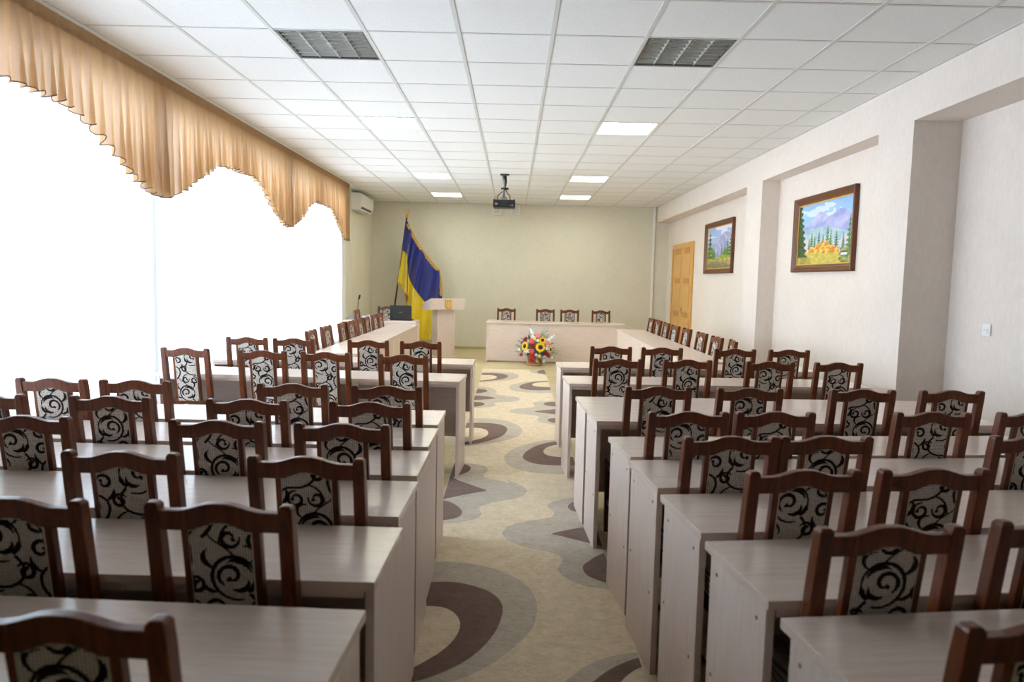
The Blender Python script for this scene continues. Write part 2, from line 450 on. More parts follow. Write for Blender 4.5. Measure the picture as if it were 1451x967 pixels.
# ------------------------------------------------------------------ curtains
def build_curtains():
    bays = [(2.62, 5.72, 'nearest'), (5.71, 8.88, 'middle'), (8.87, 11.98, 'farthest')]
    r = MB(); r.box(-2.90, -2.775, -0.5, 12.0, CEIL-0.022, CEIL-0.0045); tag(obj('curtain_rail', r, M['white'], None, 0.003), 'white curtain rail fixed to the ceiling above the tan valances', 'curtain rail')
    for k, (a, c, nm) in enumerate(bays):
        rnd = random.Random(k+3)
        ph = [rnd.uniform(0, 6) for _ in range(4)]
        def fold(y, z):
            w = 0.016*math.sin(y*38+ph[0]+1.5*math.sin(y*3.1)) + 0.010*math.sin(y*23+ph[1]) + 0.008*math.sin(y*61+ph[2])
            return w*(0.45+0.55*smoothstep(2.9, 1.2, z))
        b = MB(); s0 = -0.5 if k == 0 else a
        b.grid(300 if k else 560, 10, lambda u, v: (-2.872+fold(s0+(c-s0)*u, 3.0-2.96*v), s0-0.02+(c-s0+0.04)*u, CEIL-0.022-(CEIL-0.06)*v))
        t = thing('sheer_curtain', 'white sheer curtain hanging below the %s tan valance' % nm, 'curtain', (0, 0, 0), 0, 'white sheer curtains')
        obj('curtain_panel', b, M['sheer'], t, 0, True, fixn=False)
        # valance: gathered header, fan of folds, arched lower edge with dark piping
        t = thing('valance', 'tan pleated valance with arched dark-piped hem, %s to the camera' % nm if nm != 'middle' else 'tan pleated valance with arched dark-piped hem, between two others', 'valance', (0, 0, 0), 0, 'tan valances')
        def drop(u):
            s = abs(u-0.47)/0.5
            return 0.53 + 0.43*smoothstep(0.18, 0.98, s)
        freq = (31, 33, 34)[k]; amp = (0.036, 0.032, 0.028)[k]
        def ripple(u, v):
            y = a+(c-a)*u
            g = 0.15+0.85*v
            uu = u+0.010*math.sin(u*19+ph[2])
            w = amp*g*math.sin(2*PI*freq*uu*(c-a)/3.1+ph[0]) + 0.010*g*math.sin(2*PI*freq*1.7*uu+ph[1])
            sh = 0.012*g*math.cos(2*PI*freq*uu*(c-a)/3.1+ph[0]+0.6)
            return w, sh
        def P(u, v):
            w, sh = ripple(u, v); z = CEIL-0.07-(drop(u)-0.07)*v + 0.012*v*math.sin(2*PI*freq*u+ph[0])
            return (-2.80+w, a+(c-a)*u+sh, z)
        b = MB(); b.grid(freq*12, 12, P); obj('pleated_drop', b, M['val'], t, 0, True, fixn=False)
        h = MB(); h.tube([tuple(Vector(P(i/(freq*12), 1.0))) for i in range(freq*12+1)], 0.0036, 5); obj('piped_hem', h, M['hem'], t, 0, True)
        hb = MB()
        def H(u, v):
            return (-2.797+0.004*math.sin(2*PI*freq*1.5*u)*(0.3+0.7*v)+0.006, a+(c-a)*u, CEIL-0.006-0.095*v)
        hb.grid(freq*18, 3, H); obj('gathered_header', hb, M['band'], t, 0, True, fixn=False)
build_curtains()

# ------------------------------------------------------------------ chairs
LEAN = 0.07
def lean(p):
    k = max(0.0, p.z-0.44)/0.49
    y = p.y - LEAN*k
    if p.z < 0.44: y -= 0.035*(0.44-p.z)/0.44
    return (p.x, y, p.z)
def rail_top(x):
    return 0.911 + 0.020*smoothstep(0.105, 0.012, abs(x))
def rail_bot(x):
    return 0.861 + 0.0215*smoothstep(0.080, 0.006, abs(x))
PW, PB = 0.076, 0.538
def ribbon(b, pts, ws, y, mi):
    """flat scroll stroke clipped to the upholstered panel outline"""
    L, R = [], []
    for i, (x, z) in enumerate(pts):
        x0, z0 = pts[max(0, i-1)]; x1, z1 = pts[min(len(pts)-1, i+1)]
        dx, dz = x1-x0, z1-z0; l = math.hypot(dx, dz) or 1e-6
        nx, nz = -dz/l, dx/l; w = ws[i]/2
        L.append((x+nx*w, z+nz*w)); R.append((x-nx*w, z-nz*w))
    def cl(p):
        x = min(PW-.0015, max(-PW+.0015, p[0])); return (x, min(rail_bot(x)-.001, max(PB+.001, p[1])))
    L = [cl(p) for p in L]; R = [cl(p) for p in R]
    for i in range(len(pts)-1):
        q = [L[i], L[i+1], R[i+1], R[i]]
        ar = abs(sum(q[k][0]*q[(k+1) % 4][1]-q[(k+1) % 4][0]*q[k][1] for k in range(4)))/2
        if ar > 2e-8: b.add([(x, y, z) for x, z in q], [(0, 1, 2, 3)], mi)
def curl(cx, cz, r, a0, turns, sgn=1, w=0.007, inner=0.22, n=None, grow=0.55):
    n = n or int(14*abs(turns))+8; pts, ws = [], []
    for i in range(n+1):
        t = i/n; a = a0 + sgn*2*PI*turns*t; rr = r*(1-(1-inner)*t)
        pts.append((cx+rr*math.cos(a), cz+rr*math.sin(a)))
        ws.append(w*(0.45+grow*math.sin(PI*min(1, t*1.15))) if t < 0.9 else w*1.5*(1-(t-0.9)*4))
    return pts, ws
def bez(p0, p1, p2, p3, w0, w1, n=14, mid=None):
    pts, ws = [], []
    for i in range(n+1):
        t = i/n; u = 1-t
        pts.append((u**3*p0[0]+3*u*u*t*p1[0]+3*u*t*t*p2[0]+t**3*p3[0], u**3*p0[1]+3*u*u*t*p1[1]+3*u*t*t*p2[1]+t**3*p3[1]))
        w = w0*u+w1*t
        if mid: w += mid*math.sin(PI*t)
        ws.append(w)
    return pts, ws
def motif(ox, oz, sx=1, s=1.0):
    """one repeat of the scroll: a big rosette curl, an S stem, side curls and comma leaves"""
    S = []
    S.append(curl(0.0, 0.0, 0.056, -1.9, 0.95, 1, 0.0095, 0.80))
    S.append(curl(0.010, 0.004, 0.027, -0.4, 0.95, 1, 0.011, 0.35))
    S.append(bez((-0.036, 0.014), (-0.028, 0.040), (0.004, 0.046), (0.018, 0.034), 0.003, 0.001, mid=0.010))
    S.append(bez((-0.028, -0.006), (-0.034, -0.030), (-0.004, -0.040), (0.010, -0.028), 0.003, 0.001, mid=0.011))
    S.append(bez((0.024, -0.022), (0.038, -0.014), (0.042, 0.004), (0.036, 0.018), 0.002, 0.001, mid=0.008))
    S.append(bez((-0.03, -0.040), (-0.07, -0.075), (-0.04, -0.12), (0.012, -0.118), 0.0085, 0.007))
    S.append(bez((0.012, -0.118), (0.065, -0.115), (0.075, -0.17), (0.03, -0.205), 0.007, 0.009))
    S.append(curl(-0.052, -0.078, 0.022, 0.5, 1.3, 1, 0.0105, 0.32))
    S.append(curl(0.050, -0.078, 0.024, 3.6, 1.2, -1, 0.0105, 0.32))
    S.append(curl(0.008, -0.152, 0.026, 1.7, 1.35, -1, 0.0105, 0.32))
    S.append(curl(-0.05, -0.150, 0.024, 0.2, 1.15, -1, 0.0105, 0.32))
    S.append(bez((-0.02, -0.108), (-0.05, -0.11), (-0.07, -0.13), (-0.074, -0.165), 0.003, 0.004, mid=0.003))
    S.append(bez((0.046, 0.02), (0.07, 0.03), (0.078, 0.05), (0.06, 0.066), 0.004, 0.002, mid=0.011))
    S.append(bez((-0.035, 0.036), (-0.06, 0.05), (-0.05, 0.08), (-0.02, 0.075), 0.004, 0.003, mid=0.006))
    S.append(bez((0.0, 0.05), (0.02, 0.08), (0.05, 0.08), (0.06, 0.11), 0.005, 0.004))
    S.append(bez((0.038, -0.035), (0.06, -0.04), (0.072, -0.03), (0.074, -0.01), 0.003, 0.001, mid=0.008))
    S.append(bez((0.05, -0.135), (0.07, -0.125), (0.08, -0.11), (0.075, -0.095), 0.003, 0.001, mid=0.009))
    out = []
    for pts, ws in S:
        out.append(([(ox+sx*s*x, oz+s*z) for x, z in pts], [w*s for w in ws]))
    return out
def panel_mesh(var):
    b = MB(); N = 14
    out = [(-PW, PB), (PW, PB)] + [(PW-2*PW*i/N, rail_bot(PW-2*PW*i/N)) for i in range(N+1)]
    b.prism(out, -0.013, 0.013)
    offs = [(-0.008, 0.79, 1), (0.030, 0.745, -1), (-0.035, 0.83, -1), (0.02, 0.70, 1), (0.045, 0.86, 1)][var]
    for side, y in ((1, -0.0136), (-1, 0.0136)):
        for k in (-1, 0, 1):
            for dx in (-0.15, 0, 0.15):
                mx = offs[2]*(1 if k % 2 == 0 else -1)
                for pts, ws in motif(offs[0]*(1 if side > 0 else 0.6)+dx*1.02+(0.0 if k == 0 else 0.045*mx), offs[1]+k*0.262 + (0.06 if dx else 0), mx, 1.08):
                    if all(abs(p[0]) > PW+0.01 for p in pts): continue
                    ribbon(b, pts, ws, y, 1)
    b.map(lean)
    return b.mesh('upholstered_panel', [M['weave'], M['flock']], fixn=False)
PANELS = []
def chair_parts():
    P = {}
    def post(sx):
        b = MB(); pr = []; x = sx*0.1585
        zs = [0.0, 0.2, 0.40, 0.46, 0.6, 0.75, 0.88, 0.922, 0.930]
        ws = [0.015, 0.0165, 0.018, 0.018, 0.018, 0.0178, 0.0175, 0.0165, 0.011]
        ds = [0.014, 0.017, 0.020, 0.020, 0.019, 0.018, 0.0175, 0.0165, 0.012]
        o = []
        for z, w, d in zip(zs, ws, ds):
            o += [(x-w, -d, z), (x+w, -d, z), (x+w, d, z), (x-w, d, z)]
        fs = [(3, 2, 1, 0)]
        for i in range(len(zs)-1):
            for k in range(4): fs.append((i*4+k, i*4+(k+1) % 4, i*4+4+(k+1) % 4, i*4+4+k))
        e = (len(zs)-1)*4; fs.append((e, e+1, e+2, e+3)); b.add(o, fs); b.map(lean)
        return b.mesh('rear_post', M['wood'], 0.0035)
    P['post'] = [post(-1), post(1)]
    b = MB(); N = 24; top = [(-.146+.292*i/N) for i in range(N+1)]
    out = [(x, rail_top(x)) for x in top] + [(x, rail_bot(x)) for x in top[::-1]]
    b.prism(out, -0.0135, 0.0135); b.map(lean); P['rail'] = b.mesh('top_rail', M['wood'], 0.004)
    b = MB(); b.box(-.145, .145, -.011, .011, .514, .540); b.map(lean); P['low'] = b.mesh('lower_rail', M['wood'], 0.003)
    P['stile'] = []
    for sx in (-1, 1):
        b = MB(); xa, xb = sorted((sx*PW, sx*(PW+.0185))); b.box(xa, xb, -.0105, .0105, .538, .866); b.map(lean); P['stile'].append(b.mesh('stile', M['wood'], 0.002))
    b = MB(); b.prism([(-.165, .03), (.165, .03), (.185, .375), (-.185, .375)], .385, .438, axis='z'); P['apron'] = b.mesh('seat_frame', M['wood'], 0.004)
    b = MB()
    def seat(u, v):
        x = (u-.5)*2; y = v
        w = .158+.026*y; e = max(abs(x)**6, abs(2*y-1)**6)
        return (x*w, .024+.346*y, .438+.046*(1-e)**.5 if e < 1 else .438)
    b.grid(14, 14, seat); P['seat'] = b.mesh('seat_cushion', M['weave'], 0, True)
    P['leg'] = []
    for sx in (-1, 1):
        b = MB(); x = sx*.165
        b.add([(x-.013, .338, 0), (x+.013, .338, 0), (x+.013, .364, 0), (x-.013, .364, 0), (x-.018, .332, .39), (x+.018, .332, .39), (x+.018, .370, .39), (x-.018, .370, .39)],
              [(0,3,2,1),(4,5,6,7),(0,1,5,4),(1,2,6,5),(2,3,7,6),(3,0,4,7)]); P['leg'].append(b.mesh('front_leg', M['wood'], 0.003))
    P['str'] = []
    for sx in (-1, 1):
        b = MB(); x = sx*.162; b.box(x-.009, x+.009, -.02, .345, .17, .198); P['str'].append(b.mesh('side_stretcher', M['wood'], 0.003))
    for v in range(5): PANELS.append(panel_mesh(v))
    return P
CH = chair_parts()
def make_chair():
    t = thing('dining_chair', 'x', 'chair')
    for me in CH['post']: link('rear_post', me, t)
    link('top_rail', CH['rail'], t); link('lower_rail', CH['low'], t)
    for me in CH['stile']: link('stile', me, t)
    link('upholstered_panel', PANELS[0], t); link('seat_frame', CH['apron'], t); link('seat_cushion', CH['seat'], t)
    for me in CH['leg']: link('front_leg', me, t)
    for me in CH['str']: link('side_stretcher', me, t)
    return t
PROTO = make_chair(); used = []; nch = [0]
def place_chair(x, y, a, label, group):
    """x, y: middle of the chair back's top edge"""
    o = copy_tree(PROTO) if used else PROTO; used.append(1)
    a = math.radians(a)
    o.location = (x - LEAN*math.sin(a), y + LEAN*math.cos(a), 0); o.rotation_euler = (0, 0, a)
    o['label'] = label; o['group'] = group
    for c in o.children:
        if c.name.startswith('upholstered_panel'): c.data = PANELS[nch[0] % 5]
    nch[0] += 1

# ------------------------------------------------------------------ desks
TH = CZ - 0.745
def make_desk(label, x, y, a, length, depth, group, caps=False, height=TH, solid=False, name='school_desk', cat='desk', supports=1):
    """x, y: near left corner; local x along the near edge, local y away from the camera"""
    t = thing(name, label, cat, (x, y, 0), math.radians(a), group); L, D, H = length, depth, height
    b = MB(); b.box(0, L, 0, D, H-.024, H); obj('tabletop', b, M['lam'], t, 0.0015)
    b = MB(); b.box(.028, L-.028, .012, .030, H-.046, H-.024); obj('front_rail', b, M['lam_v'], t)
    for x0 in (.003, L-.025):
        b = MB(); b.box(x0, x0+.022, .014, D-(.020 if solid else .042), 0, H-.024); o = obj('side_panel', b, M['lam_v'], t, 0.001)
        if caps:
            xs = x0-.0012 if x0 < 1 else x0+.0232
            for yy, zz in ((.06, H-.07), (D-.085, H-.065), (.06, .30), (D-.075, .36)):
                c = MB(); c.tube([(xs, yy, zz), (x0+.011, yy, zz)], .0055, 10); obj('screw_cap', c, M['cap'], o)
    for k in range(supports):
        xm = L*(k+1)/(supports+1); b = MB(); b.box(xm-.011, xm+.011, .05, D-.05, 0, H-.024); obj('centre_support', b, M['lam_v'], t, 0.001)
    b = MB()
    z0 = 0.02 if solid else 0.235
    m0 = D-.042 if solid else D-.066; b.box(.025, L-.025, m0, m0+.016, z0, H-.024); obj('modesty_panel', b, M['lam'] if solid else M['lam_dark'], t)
    return t
LD = {1: (-.33, 1.132, -2.2, .385), 2: (-.324, 1.659, -1.3, .385), 3: (-.343, 2.137, -1.3, .387), 4: (-.348, 2.597, -.3, .388), 5: (-.362, 3.057, -.2, .394),
      6: (-.370, 3.527, -.3, .40), 7: (-.377, 5.051, -3.4, .43), 8: (-.338, 6.098, 0.6, .43)}
RD = {1: (.665, 1.142, 7, .385), 2: (.620, 1.605, 7, .385), 3: (.579, 2.054, 6.5, .382), 4: (.542, 2.509, 6.2, .40), 5: (.517, 2.959, 6.3, .39),
      6: (.463, 3.722, 3.2, .385), 7: (.440, 4.1085, 3.2, .405), 8: (.423, 5.088, 2.9, .43), 9: (.423, 6.046, 2.0, .42)}
ORD = ['nearest', 'second', 'third', 'fourth', 'fifth', 'sixth', 'seventh', 'eighth', 'ninth']
DL = 2.28
def desk_name(i, side, n):
    w = 'nearest the camera' if i == 1 else ('farthest from the camera' if i == n else ORD[i-1] + ' from the camera')
    return 'long pale laminate desk, %s on the %s side of the aisle' % (w, side)
for i, (x, y, a, d) in LD.items():
    r = math.radians(a); make_desk(desk_name(i, 'window', 8), x-DL*math.cos(r), y-DL*math.sin(r), a, DL, d, 'desks on the window side')
for i, (x, y, a, d) in RD.items():
    make_desk(desk_name(i, 'painting', 9), x, y, a, DL, d, 'desks on the painting side', caps=i <= 6)
def near_at(tab, i, X, side):
    x, y, a, d = tab[i]; return y + math.tan(math.radians(a))*(X-x)
def far_at(tab, i, X):
    x, y, a, d = tab[i]; r = math.radians(a)
    return y + d*math.cos(r) + math.tan(r)*(X-(x-d*math.sin(r)))
LC = {1: [(-.70, 1.06)], 2: [(-.679, 1.611), (-1.172, 1.612)], 3: [(-.605, 2.04), (-1.164, 2.058)], 4: [(-.615, 2.52), (-1.078, 2.514), (-1.796, 2.53)],
      5: [(-.606, 2.968), (-1.135, 2.977), (-1.728, 2.982), (-2.275, 2.985)], 6: [(-.617, 3.431), (-1.086, 3.41), (-1.871, 3.45), (-2.287, 3.45)],
      7: [(-.761, 4.88), (-1.321, 4.94), (-1.779, 4.968), (-2.348, 5.01)], 8: [(-.778, 5.945), (-1.226, 5.95), (-1.866, 5.97), (-2.271, 5.98)]}
RC = {1: [(.91, 1.11)], 2: [(.867, 1.543), (1.322, 1.63)], 3: [(.867, 2.023), (1.278, 2.069)], 4: [(.786, 2.455), (1.142, 2.494), (1.967, 2.585)],
      5: [(.75, 2.912), (1.133, 2.94), (1.852, 2.994), (2.34, 3.06)], 6: [(.767, 3.63), (1.251, 3.65), (1.866, 3.694), (2.36, 3.728)],
      8: [(.749, 4.93), (1.252, 4.975), (1.839, 4.97), (2.338, 4.995)], 9: [(.831, 5.87), (1.26, 5.875), (1.88, 5.895), (2.351, 5.934)]}
CPOS = {1: ['nearest the aisle'], 2: ['nearer the aisle', 'farther from the aisle'],
        3: ['nearest the aisle', 'second from the aisle', 'third from the aisle'],
        4: ['nearest the aisle', 'second from the aisle', 'third from the aisle', 'fourth from the aisle']}
def chair_rows(tab, rows, side):
    n = max(tab)
    for i, cs in rows.items():
        for k, (x, y) in enumerate(cs):
            hi = near_at(tab, i, x, side)-0.058
            y = min(y, hi)
            if i > 1: y = max(y, min(hi, far_at(tab, i-1, x)-0.002))
            row = 'nearest' if i == 1 else ('farthest' if i == n else ORD[i-1])
            p = CPOS[len(cs)][k]
            lab = 'brown chair %s, at %s desk from camera, %s side' % (p, row, side) if len(cs) > 1 else 'brown scroll-backed chair alone at the %s desk on the %s side' % (row, side)
            if row == 'farthest': lab = 'brown chair %s, at farthest desk on %s side of aisle' % (p, side)
            if row == 'nearest' and len(cs) > 1: lab = 'brown chair %s, at nearest desk on %s side' % (p, side)
            place_chair(x, y, tab[i][2]+random.uniform(-.9, .9), lab, 'chairs at the desks on the %s side' % side)
chair_rows(LD, LC, 'window'); chair_rows(RD, RC, 'painting')

# side tables of the horseshoe (each run is two long tables)
PH = 0.735
for (ya, yb, nm) in ((6.64, 8.79, 'nearer'), (8.795, 10.95, 'farther')):
    make_desk('long pale side table along the windows, %s of the two' % nm, -1.905, yb, -90, yb-ya, .425, 'side tables by the windows', height=PH, solid=True, name='side_table', cat='table')
    make_desk('long pale side table on the door side, %s of the two' % nm, 2.045, ya, 90, yb-ya, .43, 'side tables on the door side', height=PH, solid=True, name='side_table', cat='table')
def nth(k, n):
    return 'nearest the camera' if k == 0 else ('farthest from the camera' if k == n-1 else ORD[k] + ' from the camera')
LR = [(-2.0, 6.93), (-2.02, 7.56), (-2.0, 8.17), (-1.985, 8.525), (-1.98, 9.03), (-1.975, 9.42), (-1.99, 10.04), (-1.99, 10.44)]
for k, (x, y) in enumerate(LR): place_chair(x, y, -90+random.uniform(-3, 3), 'brown chair at side table by the curtains, %s in its line' % nth(k, 8), 'chairs along the window side tables')
RRN = [(2.15, 6.80), (2.12, 7.24), (2.12, 7.82), (2.12, 8.49), (2.10, 9.03), (2.12, 9.64), (2.13, 10.23), (2.12, 10.68)]
for k, (x, y) in enumerate(RRN): place_chair(x, y, (84 if k == 0 else 90)+random.uniform(-3, 3), 'brown chair at side table by the door wall, %s in its line' % nth(k, 8), 'chairs along the door side tables')
# head table
HA = -2.2
ha = math.radians(HA)
def head(x0, x1, lab):
    p = Vector((-.474, 12.50)); u = Vector((math.cos(ha), math.sin(ha)))
    q = p + u*x1; n = Vector((-math.sin(ha), math.cos(ha)))*0.62
    # the closed front faces the audience: turn the desk round
    q = q + n
    make_desk(lab, q.x, q.y, HA+180, x1-x0, .62, 'head tables', height=.715, solid=True, name='head_table', cat='table', supports=0)
head(0, .775, 'short pale head table section at the left end, behind the flower basket')
head(.777, 2.48, 'long pale head table section at the right, in front of three chairs')
for k, (x, y, l) in enumerate([(-.125, 13.36, 'brown chair behind the head table, alone at its left end'), (.615, 13.35, 'brown chair behind the head table, second from the left'),
                               (1.075, 13.33, 'brown chair behind the head table, third from the left'), (1.665, 13.31, 'brown chair behind the head table, at its right end')]):
    place_chair(x, y, 180+HA, l, 'chairs behind the head table')
    # backs lean away from the table
# corner tables, laptop, microphone
make_desk('small pale corner table carrying the open laptop', -1.63, 12.30, 180, .66, .52, 'corner tables', height=.735, solid=True, name='corner_table', cat='table', supports=0)
make_desk('pale corner table with papers and microphone against the window wall', -2.31, 12.72, 180, .63, .92, 'corner tables', height=.735, solid=True, name='corner_table', cat='table', supports=0)
place_chair(-2.55, 11.42, -90, 'brown chair in the far corner, standing side-on before the microphone', 'chairs in the far corner')
place_chair(-2.33, 13.02, 180, 'brown chair in the far corner, facing the room behind the laptop', 'chairs in the far corner')

def build_laptop():
    t = thing('laptop', 'open black laptop with its lid turned to the room, on corner table', 'laptop', (-1.905, 11.93, .735), 0)
    b = MB(); b.box(-.185, .185, 0, .25, .003, .022); obj('keyboard_base', b, M['black'], t, .003)
    b = MB(); b.box(-.185, .185, -.004, .004, .012, .262); o = obj('screen_lid', b, M['black'], t, .003); o.rotation_euler = (math.radians(8), 0, 0)
    m = MB()
    for k in range(4): m.box(-.026+.014*k, -.016+.014*k, -.0048, -.0042, .138, .148)
    obj('maker_mark', m, M['steel'], o)
    b = MB(); b.tube([(-.12, .006, .012), (.12, .006, .012)], .008, 8); obj('hinge', b, M['dgrey'], t)
build_laptop()
def build_corner_items():
    c = MB(); c.tube([(-2.14, 12.0, .740), (-2.17, 11.85, .742), (-2.19, 11.77, .735), (-2.20, 11.755, .66), (-2.235, 11.74, .56), (-2.25, 11.735, .45)], .005, 6)
    tag(obj('power_cord', c, M['black'], None, 0, True), 'thin black cord hanging over the corner table edge beside the laptop', 'cord')
    t = thing('gooseneck_microphone', 'black gooseneck microphone standing on the corner table by the curtain', 'microphone', (-2.80, 12.52, .735), 0)
    b = MB(); b.box(-.075, .075, -.05, .05, 0, .035); obj('base', b, M['black'], t, .008)
    b = MB(); b.tube([(.03, 0, .03), (.03, 0, .16), (.035, 0, .26), (.05, 0, .33)], .006, 8); obj('gooseneck', b, M['black'], t, 0, True)
    b = MB(); b.tube([(.048, 0, .325), (.056, 0, .35), (.066, 0, .40), (.068, 0, .41)], [.010, .017, .017, .008], 10); obj('microphone_head', b, M['black'], t, 0, True)
    for k, (x, y, rz, z, lab, m) in enumerate([(-2.47, 12.05, .15, 0, 'white paper stack lying on the corner table, nearest the laptop', 'paper'), (-2.70, 12.28, -.2, 0, 'bluish paper folder lying on the corner table beside the microphone', 'paper_b'), (-2.48, 12.48, .4, 0, 'white paper stack on the corner table, farther back', 'paper')]):
        b = MB()
        for q in range(9): b.box(-.105+.002*(q%4), .105+.002*(q%3), -.148, .148-.002*(q%3), .006*q, .006*q+.0055)
        tag(obj('paper_stack', b, M[m], None, 0, False, (x, y, .735), (0, 0, rz)), lab, 'papers', 'papers on the corner table')
build_corner_items()

# ------------------------------------------------------------------ rug
def build_rug():
    s1, s2 = 4.8333, 3.37
    def c1(pts): return [px_floor(590+x/s1, 500+y/s1) for x, y in pts]
    def c2(pts): return [px_floor(560+x/s2, 680+y/s2) for x, y in pts]
    yfar, ynear = 11.42, 0.45
    def xl(y): return -0.432 - 0.036*(y-2)/9.4
    def xr(y): return 0.525 + 0.015*(y-2)/9.4
    gray, brown, beige = [], [], []
    def motif_c(g, b, i, side): gray.append((g, side)); brown.append((b, side)); beige.append((i, side))
    motif_c(c1([(455,135),(560,135),(640,140),(690,150),(706,165),(685,185),(600,198),(520,204),(440,206)]), c1([(458,145),(540,145),(600,150),(635,165),(610,182),(540,195),(448,203)]), c1([(455,158),(510,158),(545,165),(555,175),(530,187),(490,192),(448,197)]), -1)
    motif_c(c1([(360,460),(450,455),(560,463),(650,483),(705,510),(732,540),(705,580),(640,602),(560,618),(430,642),(320,650)]), c1([(350,490),(450,487),(560,495),(610,512),(627,535),(600,575),(540,600),(470,620),(390,637),(310,640)]), c1([(330,525),(420,522),(480,535),(498,560),(470,590),(400,610),(316,626)]), -1)
    motif_c(c2([(150,405),(250,402),(330,407),(400,418),(480,437),(550,465),(610,503),(650,540),(672,580),(680,640),(665,700),(640,745),(560,822),(490,875),(430,912),(300,972),(150,1010)]), c2([(150,500),(280,498),(350,512),(400,527),(450,545),(490,575),(513,610),(514,650),(490,722),(450,780),(400,832),(340,878),(280,912),(150,967),(60,985)]), c2([(140,615),(220,620),(260,634),(290,657),(308,685),(312,712),(297,755),(270,790),(230,827),(180,862),(75,920)]), -1)
    motif_c(c1([(905,196),(830,198),(760,204),(700,213),(650,226),(632,242),(645,260),(700,275),(830,283),(925,283)]), c1([(900,198),(800,205),(740,218),(708,232),(702,243),(730,258),(830,266),(920,262)]), c1([(915,205),(830,210),(797,218),(790,227),(815,238),(915,243)]), 1)
    motif_c(c1([(1080,606),(960,604),(870,610),(800,622),(750,636),(690,657),(640,682),(610,704),(600,722),(606,748),(622,772),(655,793),(700,811),(770,827),(850,838),(1100,842)]), c1([(1080,612),(985,612),(900,624),(840,640),(800,656),(760,680),(735,702),(727,722),(735,742),(790,767),(900,783),(1090,784)]), c1([(1080,640),(960,640),(920,648),(890,661),(872,676),(868,692),(890,713),(960,726),(1090,724)]), 1)
    motif_c(c2([(700,1060),(830,962),(880,922),(930,892),(990,868),(1050,852),(1110,842),(1155,838),(1200,836),(1300,1000),(1200,1100)]), c2([(860,1050),(960,967),(1000,935),(1050,907),(1110,880),(1165,863),(1220,855),(1290,960),(1200,1080)]), c2([(1010,1060),(1090,967),(1130,932),(1185,906),(1230,895),(1280,960),(1200,1080)]), 1)
    # scalloped motifs with a long brown tongue
    gray.append((c1([(430,240),(500,243),(540,258),(556,277),(530,291),(600,300),(690,308),(716,325),(680,342),(560,346),(525,355),(551,370),(510,380),(390,386)]), -1))
    brown += [(c1([(430,255),(470,257),(493,270),(460,280),(420,284)]), -1), (c1([(415,300),(470,304),(515,311),(556,318),(470,328),(405,331)]), -1), (c1([(405,345),(450,347),(474,360),(445,372),(395,378)]), -1)]
    gray.append((c1([(240,758),(330,765),(400,772),(465,783),(490,802),(488,822),(455,843),(465,866),(520,880),(590,890),(650,903)]) + c2([(520,2),(590,30),(622,46),(632,66),(600,92),(520,108),(440,121),(403,137),(400,152),(415,172),(390,196),(310,212),(200,224)]), -1))
    brown += [(c1([(230,765),(310,770),(362,783),(376,804),(355,828),(300,848),(235,868)]), -1), (c2([(230,-70),(265,-2),(350,28),(400,46),(445,60),(400,68),(340,77),(230,102)]), -1), (c2([(200,104),(260,112),(300,135),(325,165),(300,192),(200,208)]), -1)]
    gray.append((c1([(970,336),(850,338),(800,348),(797,358),(818,372),(780,385),(680,390),(627,405),(660,422),(780,432),(850,445),(822,463),(842,486),(990,506)]), 1))
    brown += [(c1([(970,343),(890,345),(865,358),(895,372),(970,378)]), 1), (c1([(980,392),(880,400),(790,410),(880,422),(980,434)]), 1), (c1([(980,453),(910,458),(893,470),(915,485),(980,494)]), 1)]
    gray.append((c2([(1000,85),(840,95),(770,107),(735,118),(725,135),(745,152),(762,168),(750,186),(700,196),(640,204),(580,216),(540,231),(515,250),(510,266),(525,288),(550,306),(610,328),(680,346),(740,355),(780,367),(800,385),(800,402),(780,425),(776,445),(795,468),(830,490),(880,510),(940,526),(1100,545)]), 1))
    brown += [(c2([(1000,105),(868,112),(835,120),(820,140),(845,162),(1000,178)]), 1), (c2([(1000,215),(905,235),(820,250),(733,268),(780,276),(820,286),(950,320),(1080,345)]), 1), (c2([(1100,330),(985,362),(930,395),(900,415),(893,432),(905,458),(930,477),(1010,508),(1110,520)]), 1)]
    brown.append((c1([(890,118),(850,125),(818,137),(840,147),(890,152)]), 1)); gray.append((c1([(890,112),(790,118),(765,130),(800,148),(890,158)]), 1))
    b = MB(); z = 0.010; n = 40; o = []
    for i in range(n+1):
        y = ynear+(yfar-ynear)*i/n
        o.append((xl(y), xr(y), y))
    vs = []
    for a, c, y in o: vs += [(a, y, 0.0005), (a, y, z), (c, y, z), (c, y, 0.0005)]
    fs, ms = [], []
    for i in range(n):
        k = i*4
        b_top = (k+1, k+2, k+6, k+5); fs += [b_top, (k, k+1, k+5, k+4), (k+2, k+3, k+7, k+6)]; ms += [0, 3, 3]
    fs += [(0, 3, 2, 1), (n*4, n*4+1, n*4+2, n*4+3)]; ms += [3, 3]
    b.v = vs; b.f = fs; b.mi = ms
    def smooth_poly(P):
        # Chaikin on the open outline, keeping its ends
        for _ in range(2):
            Q = [P[0]]
            for p, q in zip(P, P[1:]): Q += [p*0.75+q*0.25, p*0.25+q*0.75]
            P = Q+[P[-1]]
        return P
